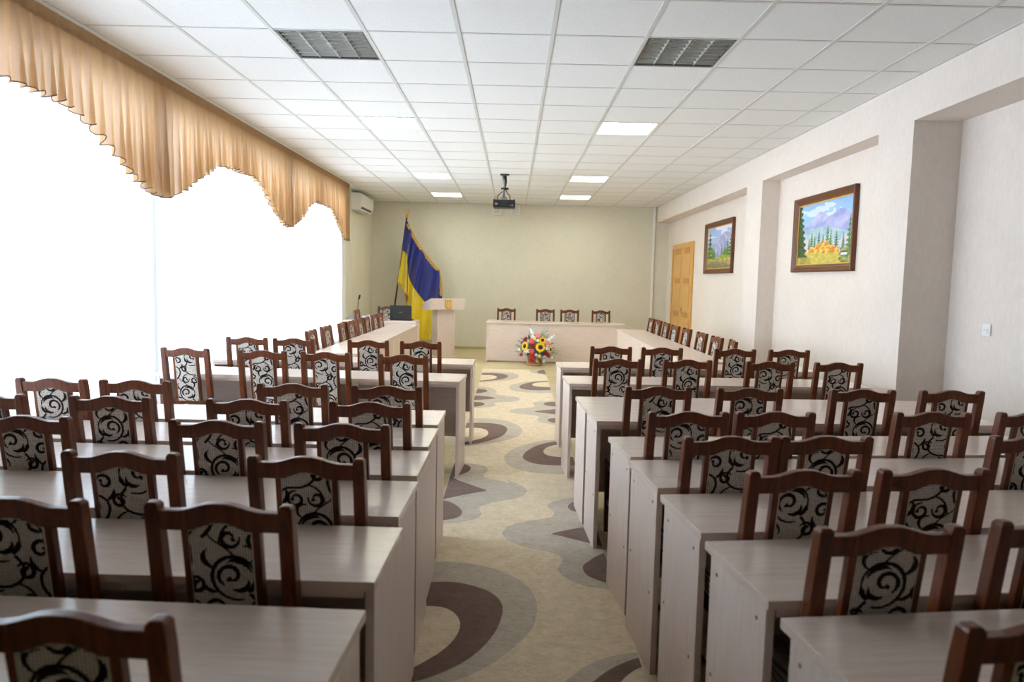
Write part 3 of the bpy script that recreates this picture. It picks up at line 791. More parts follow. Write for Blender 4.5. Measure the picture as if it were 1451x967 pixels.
    def put(lst, mi, dz):
        for P, side in lst:
            P = smooth_poly([Vector((p.x, p.y, 0)) for p in P])
            lo, hi = min(p.y for p in P), max(p.y for p in P)
            e = (xl if side < 0 else xr)
            pts = [P_ for P_ in P]
            pts = [Vector((side*9, pts[0].y, 0))] + pts + [Vector((side*9, pts[-1].y, 0))]
            flat = [(min(xr(p.y)-.006, max(xl(p.y)+.006, p.x)), min(yfar-.01, max(ynear+.01, p.y)), z+dz) for p in pts]
            pl = [flat[0]]
            for p in flat[1:]:
                if (Vector(p)-Vector(pl[-1])).length > 1e-4: pl.append(p)
            if (Vector(pl[0])-Vector(pl[-1])).length < 1e-4: pl.pop()
            tri = []
            for f in tessellate_polygon([[Vector(p) for p in pl]]):
                p, q, r = (Vector(pl[i]) for i in f); w = (q-p).cross(r-p).z
                if abs(w) > 1e-9: tri.append(tuple(f) if w > 0 else tuple(f)[::-1])
            b.add(pl, tri, mi)
    put(gray, 1, .0008); put(brown, 2, .0016); put(beige, 0, .0024)
    me = b.mesh('aisle_rug', [M['pile'], M['pile_g'], M['pile_b'], M['rug_edge']], fixn=False)
    tag(link('aisle_rug', me), 'long beige runner rug with grey and brown wave motifs in the aisle', 'rug')
build_rug()

# ------------------------------------------------------------------ podium and flag
def build_podium():
    a = math.radians(27)
    t = thing('podium', 'pale laminate speaker podium with a gold emblem, beside the flag', 'podium', (-1.30, 13.12, 0), a)
    b = MB(); b.box(-.15, .15, -.13, .14, .03, .90); obj('column', b, M['lam_v'], t, .003)
    for sx in (-1, 1):
        b = MB(); xa, xb = sorted((sx*.15, sx*.168)); b.box(xa, xb, -.142, .152, .03, .90); obj('column_edge', b, M['edge'], t, .002)
    b = MB(); b.box(-.26, .26, -.2, .2, 0, .03); obj('foot', b, M['lam_v'], t, .003)
    side = [(-.23, .895), (.23, .90), (.23, .985), (-.21, 1.085), (-.23, 1.085)]
    b = MB(); b.prism(side, -.32, .32, axis='x'); obj('reading_desk', b, M['lam'], t, .002)
    b = MB(); b.box(-.325, .325, -.240, -.205, 1.085, 1.100); obj('front_ledge', b, M['edge'], t, .002)
    for sx in (-1, 1):
        b = MB(); xa, xb = sorted((sx*.3205, sx*.335)); b.prism([(y, z) for y, z in [(-.238, .890), (.235, .890), (.235, .995), (-.21, 1.098), (-.238, 1.098)]], xa, xb, axis='x'); obj('cheek', b, M['lam_v'], t, .002)
    # gold shield with a trident in relief
    sh = [(-.062, 1.075), (.062, 1.075), (.062, .955), (.045, .925), (0, .900), (-.045, .925), (-.062, .955)]
    b = MB(); b.prism(sh, -.246, -.230); e = obj('emblem', b, M['gilt'], t, .003)
    r = MB()
    def bar(pts, w):
        for (x0, z0), (x1, z1) in zip(pts, pts[1:]):
            d = Vector((x1-x0, 0, z1-z0)); l = d.length; d.normalize(); n = Vector((-d.z, 0, d.x))
            r.obox(((x0+x1)/2, -.2475, (z0+z1)/2), d, Vector((0, 1, 0)), n, l/2+w/2, .003, w/2)
    bar([(0, 1.06), (0, .935)], .009)
    for s in (-1, 1):
        bar([(s*.042, 1.055), (s*.042, .972), (s*.012, .965)], .009)
        bar([(s*.042, .975), (s*.020, .945), (0, .925)], .008)
        bar([(s*.006, 1.03), (s*.018, .985)], .006)
    obj('trident', r, M['gilt_l'], e)
build_podium()

def build_flag():
    Y = 14.25
    def P(x, y, yy=Y):
        d = RR.transposed() @ Vector(((x-725.5)/F_PX, (y-483.5)/F_PX, 1.0)); d *= yy/d.y
        return Vector((d.x, d.y, d.z+CZ))
    t = thing('flag', 'large blue and yellow flag with gold fringe on a leaning dark pole', 'flag', (-2.5, Y, 0))
    base = Vector((-2.5, Y, 0))
    top = P(576.4, 309)
    bot = P(559, 436); dirv = (top-bot).normalized(); foot = top - dirv*(top.z/dirv.z)
    def L(p): return Vector(p)-base
    b = MB(); b.tube([L(foot+dirv*.02), L(top)], .016, 10); obj('flagpole', b, M['pole'], t, 0, True)
    b = MB(); b.lathe([(.14, 0), (.14, .03), (.05, .06), (.03, .10)], L((foot.x, foot.y, 0)), 20); obj('stand', b, M['pole'], t, .002)
    # finial: a small gilt ring with three prongs
    b = MB(); c = L(top)
    b.lathe([(.012, 0), (.028, .02), (.02, .05), (.012, .07)], c, 12)
    for k in (-1, 0, 1): b.tube([c+Vector((0, 0, .05)), c+Vector((k*.045, 0, .09)), c+Vector((k*.052, 0, .15)), c+Vector((k*.035, 0, .18))] if k else [c+Vector((0, 0, .05)), c+Vector((0, 0, .17))], .009, 6)
    obj('finial', b, M['gilt'], t, 0, True)
    cols = [((576, 312), (569.5, 355), (563.3, 401)), ((577.5, 314), (572.5, 356.5), (567.5, 405)), ((579, 318), (575, 358.5), (572, 411)), ((581, 322.5), (576.6, 361), (575.5, 421)), ((583, 327), (577.3, 372), (577, 432)),
            ((586, 333), (578, 388), (577.5, 470)), ((589, 338.5), (581, 398), (579, 480)), ((595, 348.5), (586.5, 408), (584, 480)), ((601, 357.5), (592, 416), (590, 480.5)), ((608, 366.5), (599, 425), (597, 481)),
            ((614, 374.5), (607, 434), (604, 482)), ((619, 380), (614, 440), (609, 482)), ((622.5, 384), (621, 446), (612.5, 478)), ((625.5, 400), (625, 448), (616, 470)), ((626.5, 420), (627, 450), (620, 465))]
    n = len(cols)
    def lerp(seq, u):
        k = u*(n-1); i = min(n-2, int(k)); f = k-i
        a, c = seq[i], seq[i+1]; return (a[0]+(c[0]-a[0])*f, a[1]+(c[1]-a[1])*f)
    T, B, Z = [c[0] for c in cols], [c[1] for c in cols], [c[2] for c in cols]
    def fold(u, v):
        return Y - 0.035 + (0.085*math.sin(u*21+v*1.5) + 0.04*math.sin(u*43+1+v*2))*(0.25+0.75*min(1, v*1.6)) * min(1, u*8+.15)
    def fn_up(u, v):
        p, q = lerp(T, u), lerp(B, u); x, y = p[0]+(q[0]-p[0])*v, p[1]+(q[1]-p[1])*v
        return L(P(x, y, fold(u, v*.55)))
    def fn_lo(u, v):
        p, q = lerp(B, u), lerp(Z, u); x, y = p[0]+(q[0]-p[0])*v, p[1]+(q[1]-p[1])*v
        return L(P(x, y, fold(u, .55+v*.45)))
    b = MB(); b.grid(90, 20, fn_up); obj('blue_field', b, M['blue'], t, 0, True, fixn=False)
    b = MB(); b.grid(90, 20, fn_lo); obj('yellow_field', b, M['yellow'], t, 0, True, fixn=False)
    b = MB(); m = 70
    def strip(fn, w):
        pts = [fn(i/m) for i in range(m+1)]; vs = []
        for i, p in enumerate(pts):
            d = pts[min(m, i+1)]-pts[max(0, i-1)]; nn = Vector((d.z, 0, -d.x)).normalized()
            k = 1+.25*math.sin(i*2.4)
            vs += [p-nn*.012+Vector((0, -.012, 0)), p+nn*w*k+Vector((0, -.004, 0)), p+nn*w*k+Vector((0, .008, 0)), p-nn*.012+Vector((0, .008, 0))]
        fs = []
        for i in range(m):
            for q in range(4): fs.append((i*4+q, i*4+(q+1) % 4, i*4+4+(q+1) % 4, i*4+4+q))
        b.add(vs, fs)
    strip(lambda s: fn_up(.12+.88*s, 0), .045)
    strip(lambda s: fn_lo(.36*(1-s), 1), .04)
    obj('gold_fringe', b, M['gold'], t)
build_flag()

# ------------------------------------------------------------------ flower basket
def build_flowers():
    t = thing('flower_basket', 'wicker basket of sunflowers, red roses and white blooms before the head table', 'flower basket', (.40, 12.17, 0)); k = .00101
    def at(x, y, dy=None):
        X, Zz = (x-465)*k, (820-y)*k
        r2 = (X/.42)**2+((Zz-.33)/.36)**2
        return Vector((X, -(.22*math.sqrt(max(0, 1-r2)) if dy is None else dy), Zz))
    b = MB(); prof = [(.118, 0), (.124, .02), (.128, .035), (.122, .04), (.118, .06), (.124, .12), (.136, .17), (.128, .175), (.10, .17), (.10, .05)]
    b.lathe(prof, (0, 0, 0), 28)
    for q in range(6):
        z = .05+.02*q; r = .121+.004*q*.6
        b.tube([(r*math.cos(2*PI*i/40)*(1+.02*(-1)**(i+q)), r*math.sin(2*PI*i/40)*(1+.02*(-1)**(i+q)), z) for i in range(41)], .006, 5)
    bk = obj('wicker_basket', b, M['wicker'], t)
    b = MB(); b.tube([(.130*math.cos(2*PI*i/32), .130*math.sin(2*PI*i/32), .018) for i in range(33)], .014, 8); obj('foot_ring', b, M['wick_l'], bk, 0, True)
    b = MB(); b.ball((0, 0, .26), .2, 14, 10, 0, (1.0, .6, .75)); rnd = random.Random(5)
    for q in range(260):
        a, e = rnd.uniform(0, 2*PI), rnd.uniform(-.5, 1.4); rr = rnd.uniform(.17, .27)
        c = Vector((rr*math.cos(e)*math.cos(a)*1.15, rr*math.cos(e)*math.sin(a)*.7, .28+rr*math.sin(e)*.9))
        leaf(b, c, Vector((math.cos(e)*math.cos(a), math.cos(e)*math.sin(a), math.sin(e))), .055, .022, rnd)
    obj('foliage', b, M['leaf'], t)
    def face_basis(c, tx=0, tz=0.15):
        n = Vector((c.x*.9+tx, -.55, (c.z-.28)*.6+tz)).normalized(); u = n.cross(Vector((0, 0, 1))).normalized(); return n, u, n.cross(u)
    for x, y, r, tx in ((545, 490, 92, 0), (578, 372, 66, 0), (280, 478, 84, -.5), (716, 530, 58, .5)):
        c = at(x, y)+Vector((0, -.03, 0)); n, u, v = face_basis(c, tx); r *= k
        p = MB()
        for ring, (m, rs, off) in enumerate(((16, 1.0, 0), (16, .86, PI/16))):
            for q in range(m):
                a = 2*PI*q/m+off; d = u*math.cos(a)+v*math.sin(a); s = n.cross(d)
                i0, i1 = c+d*r*.38, c+d*r*.72*rs+n*.008; e = c+d*r*rs-n*.004*(1+ring)
                w = r*.17; pts = [i0+s*w*.7, i1+s*w, e, i1-s*w, i0-s*w*.7, i1+n*.006]
                p.add(pts, [(0, 1, 5), (1, 2, 5), (2, 3, 5), (3, 4, 5), (4, 0, 5)])
        f = obj('sunflower', p, M['petal_y'], t, fixn=False)
        d = MB(); d.ball((0, 0, 0), r*.44, 12, 8, 0, (1, 1, .4)); rot = Matrix((u, v, n)).transposed()
        d.map(lambda q: rot @ q + c + n*.004); obj('seed_disc', d, M['disc'], f, 0, True)
    def rosette(c, r, m, name, rnd):
        b = MB(); n, u, v = face_basis(c)
        for ring in range(4):
            q = 3+ring*2; rr = r*(.25+.25*ring)
            for i in range(q):
                a = 2*PI*i/q+ring*.7; d = u*math.cos(a)+v*math.sin(a); s = n.cross(d)
                o = c+n*r*.55*(1-ring/3.2)
                g = lambda uu, vv: o+d*rr*(.35+.65*uu)+s*rr*.62*(vv-.5)*2*math.sin(PI*(.15+.7*uu))+n*r*(.35*math.sin(uu*PI*.6)-.25*uu)
                b.grid(3, 3, g)
        b.ball(c-n*r*.2, r*.5, 8, 6, 0); obj(name, b, m, t, 0, True, fixn=False)
    rnd = random.Random(2)
    for x, y, r, m, nm in ((500, 295, 44, 'pink', 'carnation'), (292, 368, 40, 'dred', 'rose'), (400, 390, 46, 'coral', 'carnation'), (405, 468, 48, 'dred', 'rose'), (398, 560, 44, 'coral', 'rose'),
                           (408, 622, 42, 'red', 'rose'), (400, 716, 32, 'red', 'carnation'), (226, 630, 30, 'red', 'carnation'), (655, 420, 44, 'pink', 'rose'), (640, 602, 38, 'dred', 'rose'), (688, 640, 34, 'red', 'rose'),
                           (455, 562, 26, 'bpetal', 'cornflower'), (585, 615, 28, 'bpetal', 'cornflower'), (475, 620, 24, 'wpetal', 'white_bloom'), (752, 670, 26, 'wpetal', 'white_bloom'), (492, 722, 24, 'wpetal', 'white_bloom'),
                           (610, 740, 24, 'wpetal', 'white_bloom'), (530, 640, 28, 'cream', 'white_bloom'), (668, 456, 24, 'wpetal', 'white_bloom'), (322, 375, 20, 'wpetal', 'white_bloom'), (438, 345, 24, 'cream', 'white_bloom'),
                           (655, 512, 28, 'wpetal', 'white_bloom'), (185, 540, 24, 'wpetal', 'white_bloom'), (620, 640, 24, 'wpetal', 'white_bloom'), (535, 560, 26, 'petal_y', 'white_bloom'), (500, 378, 24, 'cream', 'white_bloom')):
        rosette(at(x, y)+Vector((0, -.02, 0)), r*k, M[m], nm if m != 'petal_y' else 'yellow_bloom', rnd)
    c = at(310, 555)+Vector((0, -.04, 0)); n, u, v = face_basis(c); b = MB()
    for i in range(6):
        a = PI/6+i*PI/3; d = u*math.cos(a)+v*math.sin(a); s = n.cross(d); w = .016
        b.add([c, c+d*.03+s*w+n*.01, c+d*.062-n*.006, c+d*.03-s*w+n*.01, c+d*.032+n*.004], [(0, 1, 4), (1, 2, 4), (2, 3, 4), (3, 0, 4)])
    obj('lily', b, M['wpetal'], t, fixn=False)
    for (x0, y0), (x1, y1) in (((435, 350), (368, 188)), ((675, 395), (785, 295))):
        p, q = at(x0, y0, .10), at(x1, y1, .04); b = MB(); b.tube([p, q], .004, 6, 1)
        for i in range(11):
            f = i/10; cc = p.lerp(q, f); rr = .034*(1-f*.6)
            for j in range(3): b.ball(cc+Vector((rnd.uniform(-1, 1), rnd.uniform(-1, .2), rnd.uniform(-1, 1)))*rr*.7, rr*.7, 6, 5)
        obj('flower_spike', b, [M['wpetal'], M['leaf']], t, 0, True)
    def spray(pts, m, name, sz=.03, cnt=9):
        for (x0, y0, d0), (x1, y1, d1) in pts:
            p, q = at(x0, y0, d0), at(x1, y1, d1); b = MB(); b.tube([p, (p+q)/2+Vector((0, 0, .015)), q], .003, 5)
            for i in range(cnt):
                f = .2+.8*i/(cnt-1); cc = p.lerp(q, f); dd = Vector((rnd.uniform(-1, 1), rnd.uniform(-1, .3), rnd.uniform(-.6, 1)))
                leaf(b, cc, dd.normalized(), sz*1.5, sz*.8, rnd)
            obj(name, b, M[m], t)
    spray([((570, 330, .05), (612, 180, .02)), ((600, 350, .08), (655, 200, .05)), ((620, 370, .08), (690, 270, .06)), ((700, 560, .1), (905, 560, .04)), ((700, 600, .12), (880, 640, .06)), ((690, 640, .12), (800, 690, .1)),
           ((740, 580, .12), (840, 600, .12)), ((300, 560, .1), (140, 590, .05)), ((290, 520, .1), (115, 475, .03)), ((270, 540, .12), (160, 520, .1)), ((470, 640, .2), (600, 720, .2)), ((480, 660, .2), (520, 760, .2)), ((560, 670, .2), (640, 700, .2))], 'sage', 'eucalyptus_sprig')
    b = MB()
    for e in ((830, 378), (812, 415), (770, 450)):
        p, q = at(700, 470, .06), at(e[0], e[1], .03); d = (q-p); s = Vector((0, .3, 1)).cross(d).normalized()*.012
        b.add([p, (p+q)/2+s, q, (p+q)/2-s, (p+q)/2+Vector((0, -.008, 0))], [(0, 1, 4), (1, 2, 4), (2, 3, 4), (3, 0, 4)])
    obj('spear_leaf', b, M['leaf'], t, fixn=False)
def leaf(b, c, d, l, w, rnd):
    s = d.cross(Vector((rnd.uniform(-1, 1), rnd.uniform(-1, 1), rnd.uniform(-1, 1))))
    if s.length < 1e-4: return
    s.normalize(); n = s.cross(d); m = c+d*l*.5
    b.add([c, m+s*w*.5, c+d*l-n*l*.12, m-s*w*.5, m+n*w*.18], [(0, 1, 4), (1, 2, 4), (2, 3, 4), (3, 0, 4)])
build_flowers()

# ------------------------------------------------------------------ paintings
def fbm(x, y, s=0):
    return 0.9*mnoise.fractal(Vector((x*1.3, y*1.3, s*7.3)), 0.8, 2.0, 4)
def mixc(a, b, t):
    t = min(1, max(0, t)); return tuple(a[i]*(1-t)+b[i]*t for i in range(3))
def conifer(u, v, cx, base, h, w):
    t = (v-base)/h
    if t < 0 or t > 1: return False
    return abs(u-cx) < w*(1-t)*(0.7+0.5*math.sin(t*44+cx*9)) + 0.004
def art_autumn(u, v):
    c = mixc((206, 222, 240), (140, 182, 232), v*1.1-.1+.25*fbm(u*2, v*3))
    if fbm(u*1.3+2, v*2.5, 3) > .2: c = mixc(c, (240, 240, 244), .6)
    r1 = .62+.22*math.exp(-((u-.42)/.17)**2)+.22*math.exp(-((u-.80)/.18)**2)+.012*fbm(u*7, 1)
    if v < r1: c = mixc((150, 158, 212), (200, 200, 230), .5+fbm(u*4-v*3, v*5, 1)); c = mixc(c, (190, 170, 210), .25*(math.sin(u*30+v*22) > .5))
    r2 = .50+.10*math.sin(u*3.2+.4)+.02*fbm(u*6, 2)
    if v < r2: c = mixc((150, 176, 206), (186, 208, 204), .5+fbm(u*5, v*7, 2))
    r3 = .38+.08*math.sin(u*5+2)+.015*fbm(u*9, 3)
    if v < r3: c = mixc((196, 198, 218), (224, 206, 196), .5+fbm(u*4, v*6, 5))
    for cx, b, h, w in ((.28, .27, .28, .035), (.34, .27, .2, .03), (.42, .27, .30, .035), (.50, .26, .22, .03), (.58, .26, .36, .04), (.64, .26, .27, .035), (.74, .24, .27, .04), (.86, .25, .22, .025), (.96, .2, .52, .06), (.23, .25, .18, .03)):
        if conifer(u, v, cx, b, h, w): c = mixc((52, 98, 60), (112, 150, 96), .5+fbm(u*30, v*20, 4))
    hill = max(.17+h*math.exp(-((u-x)/w)**2) for x, w, h in ((.30, .05, .09), (.40, .06, .12), (.50, .07, .15), (.58, .05, .17), (.66, .06, .08), (.74, .05, .05)))+.035*fbm(u*20, v*6)
    if v < hill+.05 and .20 < u < .80: c = mixc((200, 122, 34), (244, 200, 92), .45+1.2*fbm(u*14, v*16, 6))
    g = .19-.06*(u-.35)+.02*fbm(u*8, 4)
    if v < g: c = mixc((178, 168, 66), (216, 196, 104), .5+fbm(u*9, v*18, 7))
    if v < .10+.05*math.sin(9*(.25-u))+.02*fbm(u*9, v*9) and u < .27+.05*fbm(v*12, 3): c = mixc((128, 128, 56), (180, 164, 80), .5+fbm(u*12, v*12, 8))
    if u > .80+.10*fbm(v*9, 2, 5) and v < .24+.08*fbm(u*14, 3, 4): c = mixc((86, 110, 70), (182, 180, 96), .5+fbm(u*18, v*18, 9))
    if .83 < u < .93 and .12 < v < .155: c = (222, 230, 226)
    if .81 < u < .95 and .155 <= v < .19 - .2*abs(u-.88): c = (110, 84, 70)
    if u < .15*(1-(v-.15)/.95)+.045*(.5+.5*math.sin(v*60)) and v > .12: c = mixc((38, 66, 40), (90, 110, 58), .5+fbm(u*24, v*24, 10))
    return c
def art_valley(u, v):
    c = mixc((196, 208, 226), (150, 178, 220), v+.3*fbm(u*2, v*3))
    if fbm(u*1.5, v*3, 2) > .05 and v > .75: c = mixc(c, (240, 242, 246), .7)
    r = .55+.30*math.exp(-((u-.75)/.38)**2)
    if v < r: c = mixc((150, 158, 206), (196, 190, 214), .5+fbm((u+v)*5, (u-v)*2, 1))
    if v < .5-.25*math.exp(-((u-.5)/.2)**2): c = mixc((96, 138, 90), (170, 184, 120), .5+fbm(u*6, v*8, 3))
    for cx, b, h, w in ((.10, .15, .78, .16), (.24, .2, .42, .07), (.30, .22, .28, .05), (.60, .28, .30, .04), (.66, .28, .22, .03), (.72, .28, .34, .05), (.82, .26, .46, .09), (.95, .24, .58, .14), (.45, .26, .14, .02)):
        if conifer(u, v, cx, b, h, w): c = mixc((48, 84, 48), (104, 140, 72), .5+fbm(u*26, v*18, 4))
    if v < .34-.5*abs(u-.62)*.3+.03*fbm(u*10, 1) and u > .5: c = mixc((104, 140, 56), (164, 176, 74), .5+fbm(u*14, v*14, 5))
    if v < .24+.02*fbm(u*9, 2): c = mixc((148, 134, 76), (196, 172, 96), .5+fbm(u*9, v*16, 6))
    if v < .13+.04*math.sin(u*5): c = mixc((92, 100, 84), (160, 146, 96), .5+fbm(u*16, v*16, 7))
    return c
def painting(label, X, ya, yb, z0, z1, fn):
    # hangs on a wall facing -X; u runs from the far end (seen left) to the near end
    yc, zc = (ya+yb)/2, (z0+z1)/2; W, H = yb-ya, z1-z0
    t = thing('framed_painting', label, 'painting', (X, yc, zc), 0, 'framed landscapes')
    fw = .075; b = MB()
    prof = [(0, .0), (.045, .0), (.052, .012), (.040, .03), (.022, .05), (.014, fw), (0, fw)]   # (depth, inset)
    n = len(prof); vs = []
    for cy, cz in ((-1, -1), (1, -1), (1, 1), (-1, 1)):
        for d, i in prof: vs.append((-d, cy*(W/2-i), cz*(H/2-i)))
    fs = []
    for q in range(4):
        for i in range(n): fs.append((q*n+i, q*n+(i+1) % n, ((q+1) % 4)*n+(i+1) % n, ((q+1) % 4)*n+i))
    b.add(vs, fs); obj('frame', b, M['frame'], t)
    b = MB()
    for sy in (-1, 1):
        yy = sorted((sy*(W/2-fw), sy*(W/2-fw-.012))); b.box(-.018, -.004, yy[0], yy[1], -H/2+fw, H/2-fw)
        zz = sorted((sy*(H/2-fw), sy*(H/2-fw-.012))); b.box(-.018, -.004, -W/2+fw+.012, W/2-fw-.012, zz[0], zz[1])
    obj('gilt_slip', b, M['gilt'], t)
    b = MB(); nu, nv = 150, 110; w, h = W-2*fw-.01, H-2*fw-.01; cols = []
    b.grid(nu, nv, lambda u, v: (-.008, w/2-w*u, -h/2+h*v))
    for i in range(nu+1):
        for j in range(nv+1):
            r, g, bl = fn(i/nu, j/nv); cols.append((lin(max(0, min(255, r))), lin(max(0, min(255, g))), lin(max(0, min(255, bl))), 1))
    me = b.mesh('canvas', M['paint'], fixn=False)
    at = me.color_attributes.new('paint', 'FLOAT_COLOR', 'POINT')
    for i, c in enumerate(cols): at.data[i].color = c
    link('canvas', me, t)
painting('larger framed landscape of autumn trees and mountains, nearest on the right wall', 3.15, 6.53, 7.93, CZ+.153, CZ+.95, art_autumn)
painting('framed landscape of green valley and conifers, beside the pine door', 3.20, 10.30, 11.78, CZ+.172, CZ+.985, art_valley)

# ------------------------------------------------------------------ door, sockets, trunking, projector, air conditioner
def build_fixtures():
    x = 3.2; y0, y1, H = 12.58, 14.22, CZ+.762
    b = MB()
    for a, c in ((y0, y0+.09), (y1-.09, y1)): b.box(x-.03, x, a, c, 0, H)
    b.box(x-.03, x, y0+.09, y1-.09, H-.09, H)
    d = struct('door_1', b, M['pine'], 'double pine door in the right wall near the back corner', 'door', None, .003)
    ym = 13.36
    for a, c in ((y0+.095, ym-.003), (ym+.003, y1-.095)):
        b = MB(); b.box(x-.018, x, a, c, .01, H-.095); l = obj('door_leaf', b, M['pine'], d, .002)
        m = (a+c)/2; w = (c-a)/2-.10
        for z0, z1 in ((.18, .78), (1.02, 1.42), (1.62, H-.24)):
            p = MB(); p.box(x-.026, x-.018, m-w, m+w, z0, z1); obj('raised_panel', p, M['pine'], l, .006)
        for z in (.84, 1.47, H-.20):
            p = MB(); p.box(x-.024, x-.018, m-w*.8, m+w*.8, z, z+.10); obj('rail_block', p, M['pine_d'], l, .003)
    k = MB()
    for y, z in ((13.75, 1.25), (13.9, .92), (13.62, 1.72), (13.7, .5), (14.0, 1.15)): k.tube([(x-.0195, y, z), (x-.017, y, z)], .022, 10)
    obj('wood_knot', k, M['knot'], d)
    h = MB(); h.tube([(x-.018, ym-.06, .98), (x-.06, ym-.06, .98), (x-.065, ym-.10, .98), (x-.062, ym-.20, .985)], .010, 8); h.box(x-.024, x-.018, ym-.08, ym-.04, .88, 1.06); obj('door_handle', h, M['steel'], d)
    # conduit in the back right corner
    t = thing('cable_trunking', 'white cable trunking running up the back right corner', 'trunking', (2.885, BACK, 0))
    b = MB(); b.box(-.02, .02, -.03, -.001, .062, CEIL-.005); obj('upright_duct', b, M['white'], t, .003)
    b = MB(); b.box(.021, .30, -.028, -.001, CZ+1.215, CZ+1.24); obj('branch_duct', b, M['white'], t, .003)
    def plate(nm, lab, cat, X, y, z, s, socket):
        t = thing(nm, lab, cat, (X, y, z))
        b = MB(); b.box(-.011, 0, -s, s, -s, s); obj('plate', b, M['white'], t, .003)
        b = MB()
        if socket:
            b.tube([(-.016, 0, 0), (-.010, 0, 0)], s*.62, 20); b2 = MB()
            for q in (-1, 1): b2.tube([(-.0175, q*.010, 0), (-.0155, q*.010, 0)], .003, 8)
            obj('socket_well', b, M['white'], t, .001); obj('socket_hole', b2, M['dgrey'], t)
        else:
            b.box(-.016, -.010, -s*.6, s*.6, -s*.7, s*.7); obj('rocker', b, M['white'], t, .002)
    plate('wall_socket', 'white round-holed wall socket in the nearest niche', 'socket', 3.30, 4.88, CZ-.274, .042, True)
    plate('light_switch', 'white light switch on the wall left of the pine door', 'switch', 3.20, 14.42, CZ+.027, .042, False)
    # wall loudspeakers
    for X, lab in ((-.375, 'white wall loudspeaker under the ceiling, left of the pair'), (-.003, 'white wall loudspeaker under the ceiling, right of the pair')):
        t = thing('wall_speaker', lab, 'loudspeaker', (X, BACK, CZ+1.44), 0, 'pair of wall loudspeakers')
        b = MB(); b.box(-.085, .085, -.10, -.001, -.10, .10); obj('cabinet', b, M['white'], t, .008)
        b = MB(); b.box(-.07, .07, -.106, -.10, -.085, .085)
        for q in range(7): b.box(-.065, .065, -.109, -.106, -.075+.024*q, -.066+.024*q)
        obj('grille', b, M['grid'], t)
    # projector
    t = thing('ceiling_projector', 'black projector hanging from a grey ceiling pole with cables', 'projector', (-.168, 10.62, CEIL))
    b = MB(); b.box(-.065, .065, -.05, .05, -.018, 0); obj('mount_plate', b, M['dgrey'], t, .004)
    b = MB(); b.tube([(-.012, 0, -.018), (-.012, 0, -.33)], .022, 12); b.tube([(0, .02, -.20), (0, .02, -.37)], .014, 10); obj('mount_pole', b, M['steel'], t, 0, True)
    b = MB(); b.box(-.05, .06, -.03, .035, -.225, -.200); obj('pole_clamp', b, M['black'], t, .003)
    b = MB(); b.box(-.05, .05, -.05, .05, -.375, -.365); b.box(-.035, .035, -.012, .012, -.37, -.335); b.box(-.05, .05, -.012, .012, -.345, -.338); obj('bracket', b, M['steel'], t)
    for s, off in ((-1, -.10), (1, .085)):
        b = MB(); b.tube([(.015+.006*s, -.03, -.02), (.022+.006*s, -.036, -.12), (.012, -.036, -.22), (off*.5, -.05, -.28), (off, -.07, -.33), (off*1.02, -.075, -.40)], .0065, 6); obj('cable', b, M['black'], t, 0, True)
    b = MB(); b.box(-.165, .165, -.12, .13, -.50, -.385); o = obj('projector_body', b, M['black'], t, .018)
    b = MB()
    for q in range(8): b.box(-.06+.014*q, -.052+.014*q, -.1225, -.1195, -.48, -.40)
    obj('vent_slots', b, M['dgrey'], o)
    b = MB(); b.box(-.135, -.095, -.1225, -.1195, -.46, -.435); b.box(.09, .105, -.1225, -.1195, -.475, -.462); b.box(.118, .13, -.1225, -.1195, -.478, -.455); obj('port_panel', b, M['steel'], o)
    b = MB()
    for q in (-.15, .15): b.tube([(q, -.09, -.39), (q, -.09, -.375)], .012, 8)
    obj('adjusting_foot', b, M['black'], o)
    b = MB(); b.tube([(.07, .129, -.44), (.07, .15, -.44)], .035, 16); obj('lens', b, M['dgrey'], o, .002)
    # air conditioner on the window wall
    t = thing('air_conditioner', 'white wall air conditioner above the far end of the windows', 'air conditioner', (-2.97, 13.36, CZ+1.36))
    pr = [(0, -.15), (.14, -.15), (.19, -.10), (.205, 0), (.20, .12), (.18, .15), (0, .15)]
    b = MB(); b.prism([(p[0]+.001, p[1]) for p in pr], -.53, .53); o = obj('casing', b, M['white'], t, .006)
    b = MB(); b.prism([(.122, -.149), (.186, -.089), (.196, -.096), (.132, -.158)], -.47, .40); obj('air_outlet', b, M['dgrey'], o)
    b = MB(); b.prism([(.150, -.146), (.152, -.144), (.172, -.164), (.170, -.166)], -.46, .39); obj('outlet_flap', b, M['white'], o)
    c = MB(); c.tube([(-2.966, 12.80, CZ+1.2), (-2.964, 12.78, CZ+.8), (-2.964, 12.86, CZ+.4), (-2.964, 12.80, CZ), (-2.964, 12.70, CZ-.4), (-2.964, 12.74, .74)], .005, 6)
    tag(obj('hanging_cord', c, M['white'], None, 0, True), 'thin white cord hanging down the wall below the air conditioner', 'cord')
build_fixtures()
# prism() above runs along y for the air conditioner profile (x, z)

# ------------------------------------------------------------------ light
w = bpy.data.worlds.new('daylight'); sc.world = w; w.use_nodes = True
bg = w.node_tree.nodes.get('Background') or w.node_tree.nodes.new('ShaderNodeBackground')
bg.inputs[0].default_value = (0.74, 0.84, 1.0, 1); bg.inputs[1].default_value = 9.0
for a, c in WINS:
    ld = bpy.data.lights.new('window_portal', 'AREA'); ld.shape = 'RECTANGLE'; ld.size = 2.39; ld.size_y = c-a
    ld.cycles.is_portal = True
    lo = bpy.data.objects.new('window_portal', ld); COL.objects.link(lo); lo.location = (-3.15, (a+c)/2, 1.645); lo.rotation_euler = (0, -PI/2, 0)

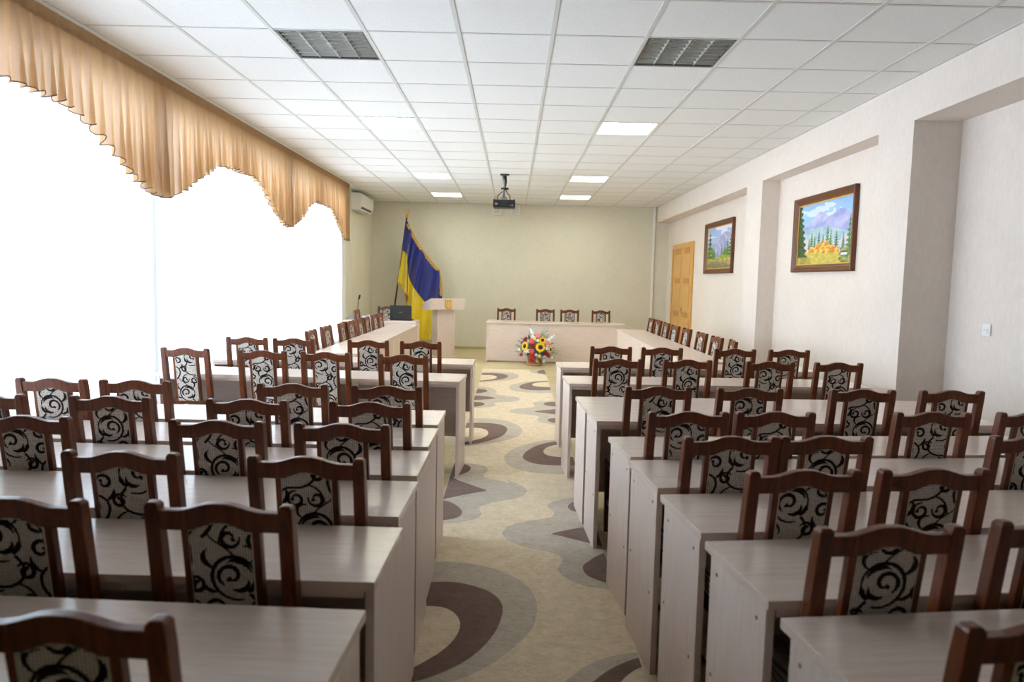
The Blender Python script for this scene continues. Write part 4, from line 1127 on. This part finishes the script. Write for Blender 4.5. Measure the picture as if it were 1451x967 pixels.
vs = sc.view_settings
vs.view_transform = 'Standard'; vs.look = 'None'; vs.gamma = 1.0; vs.use_curve_mapping = False
vs.exposure = 1.04
sc.cycles.use_denoising = True
sc.cycles.max_bounces = 10; sc.cycles.diffuse_bounces = 6; sc.cycles.transparent_max_bounces = 12
sc.cycles.sample_clamp_indirect = 8.0
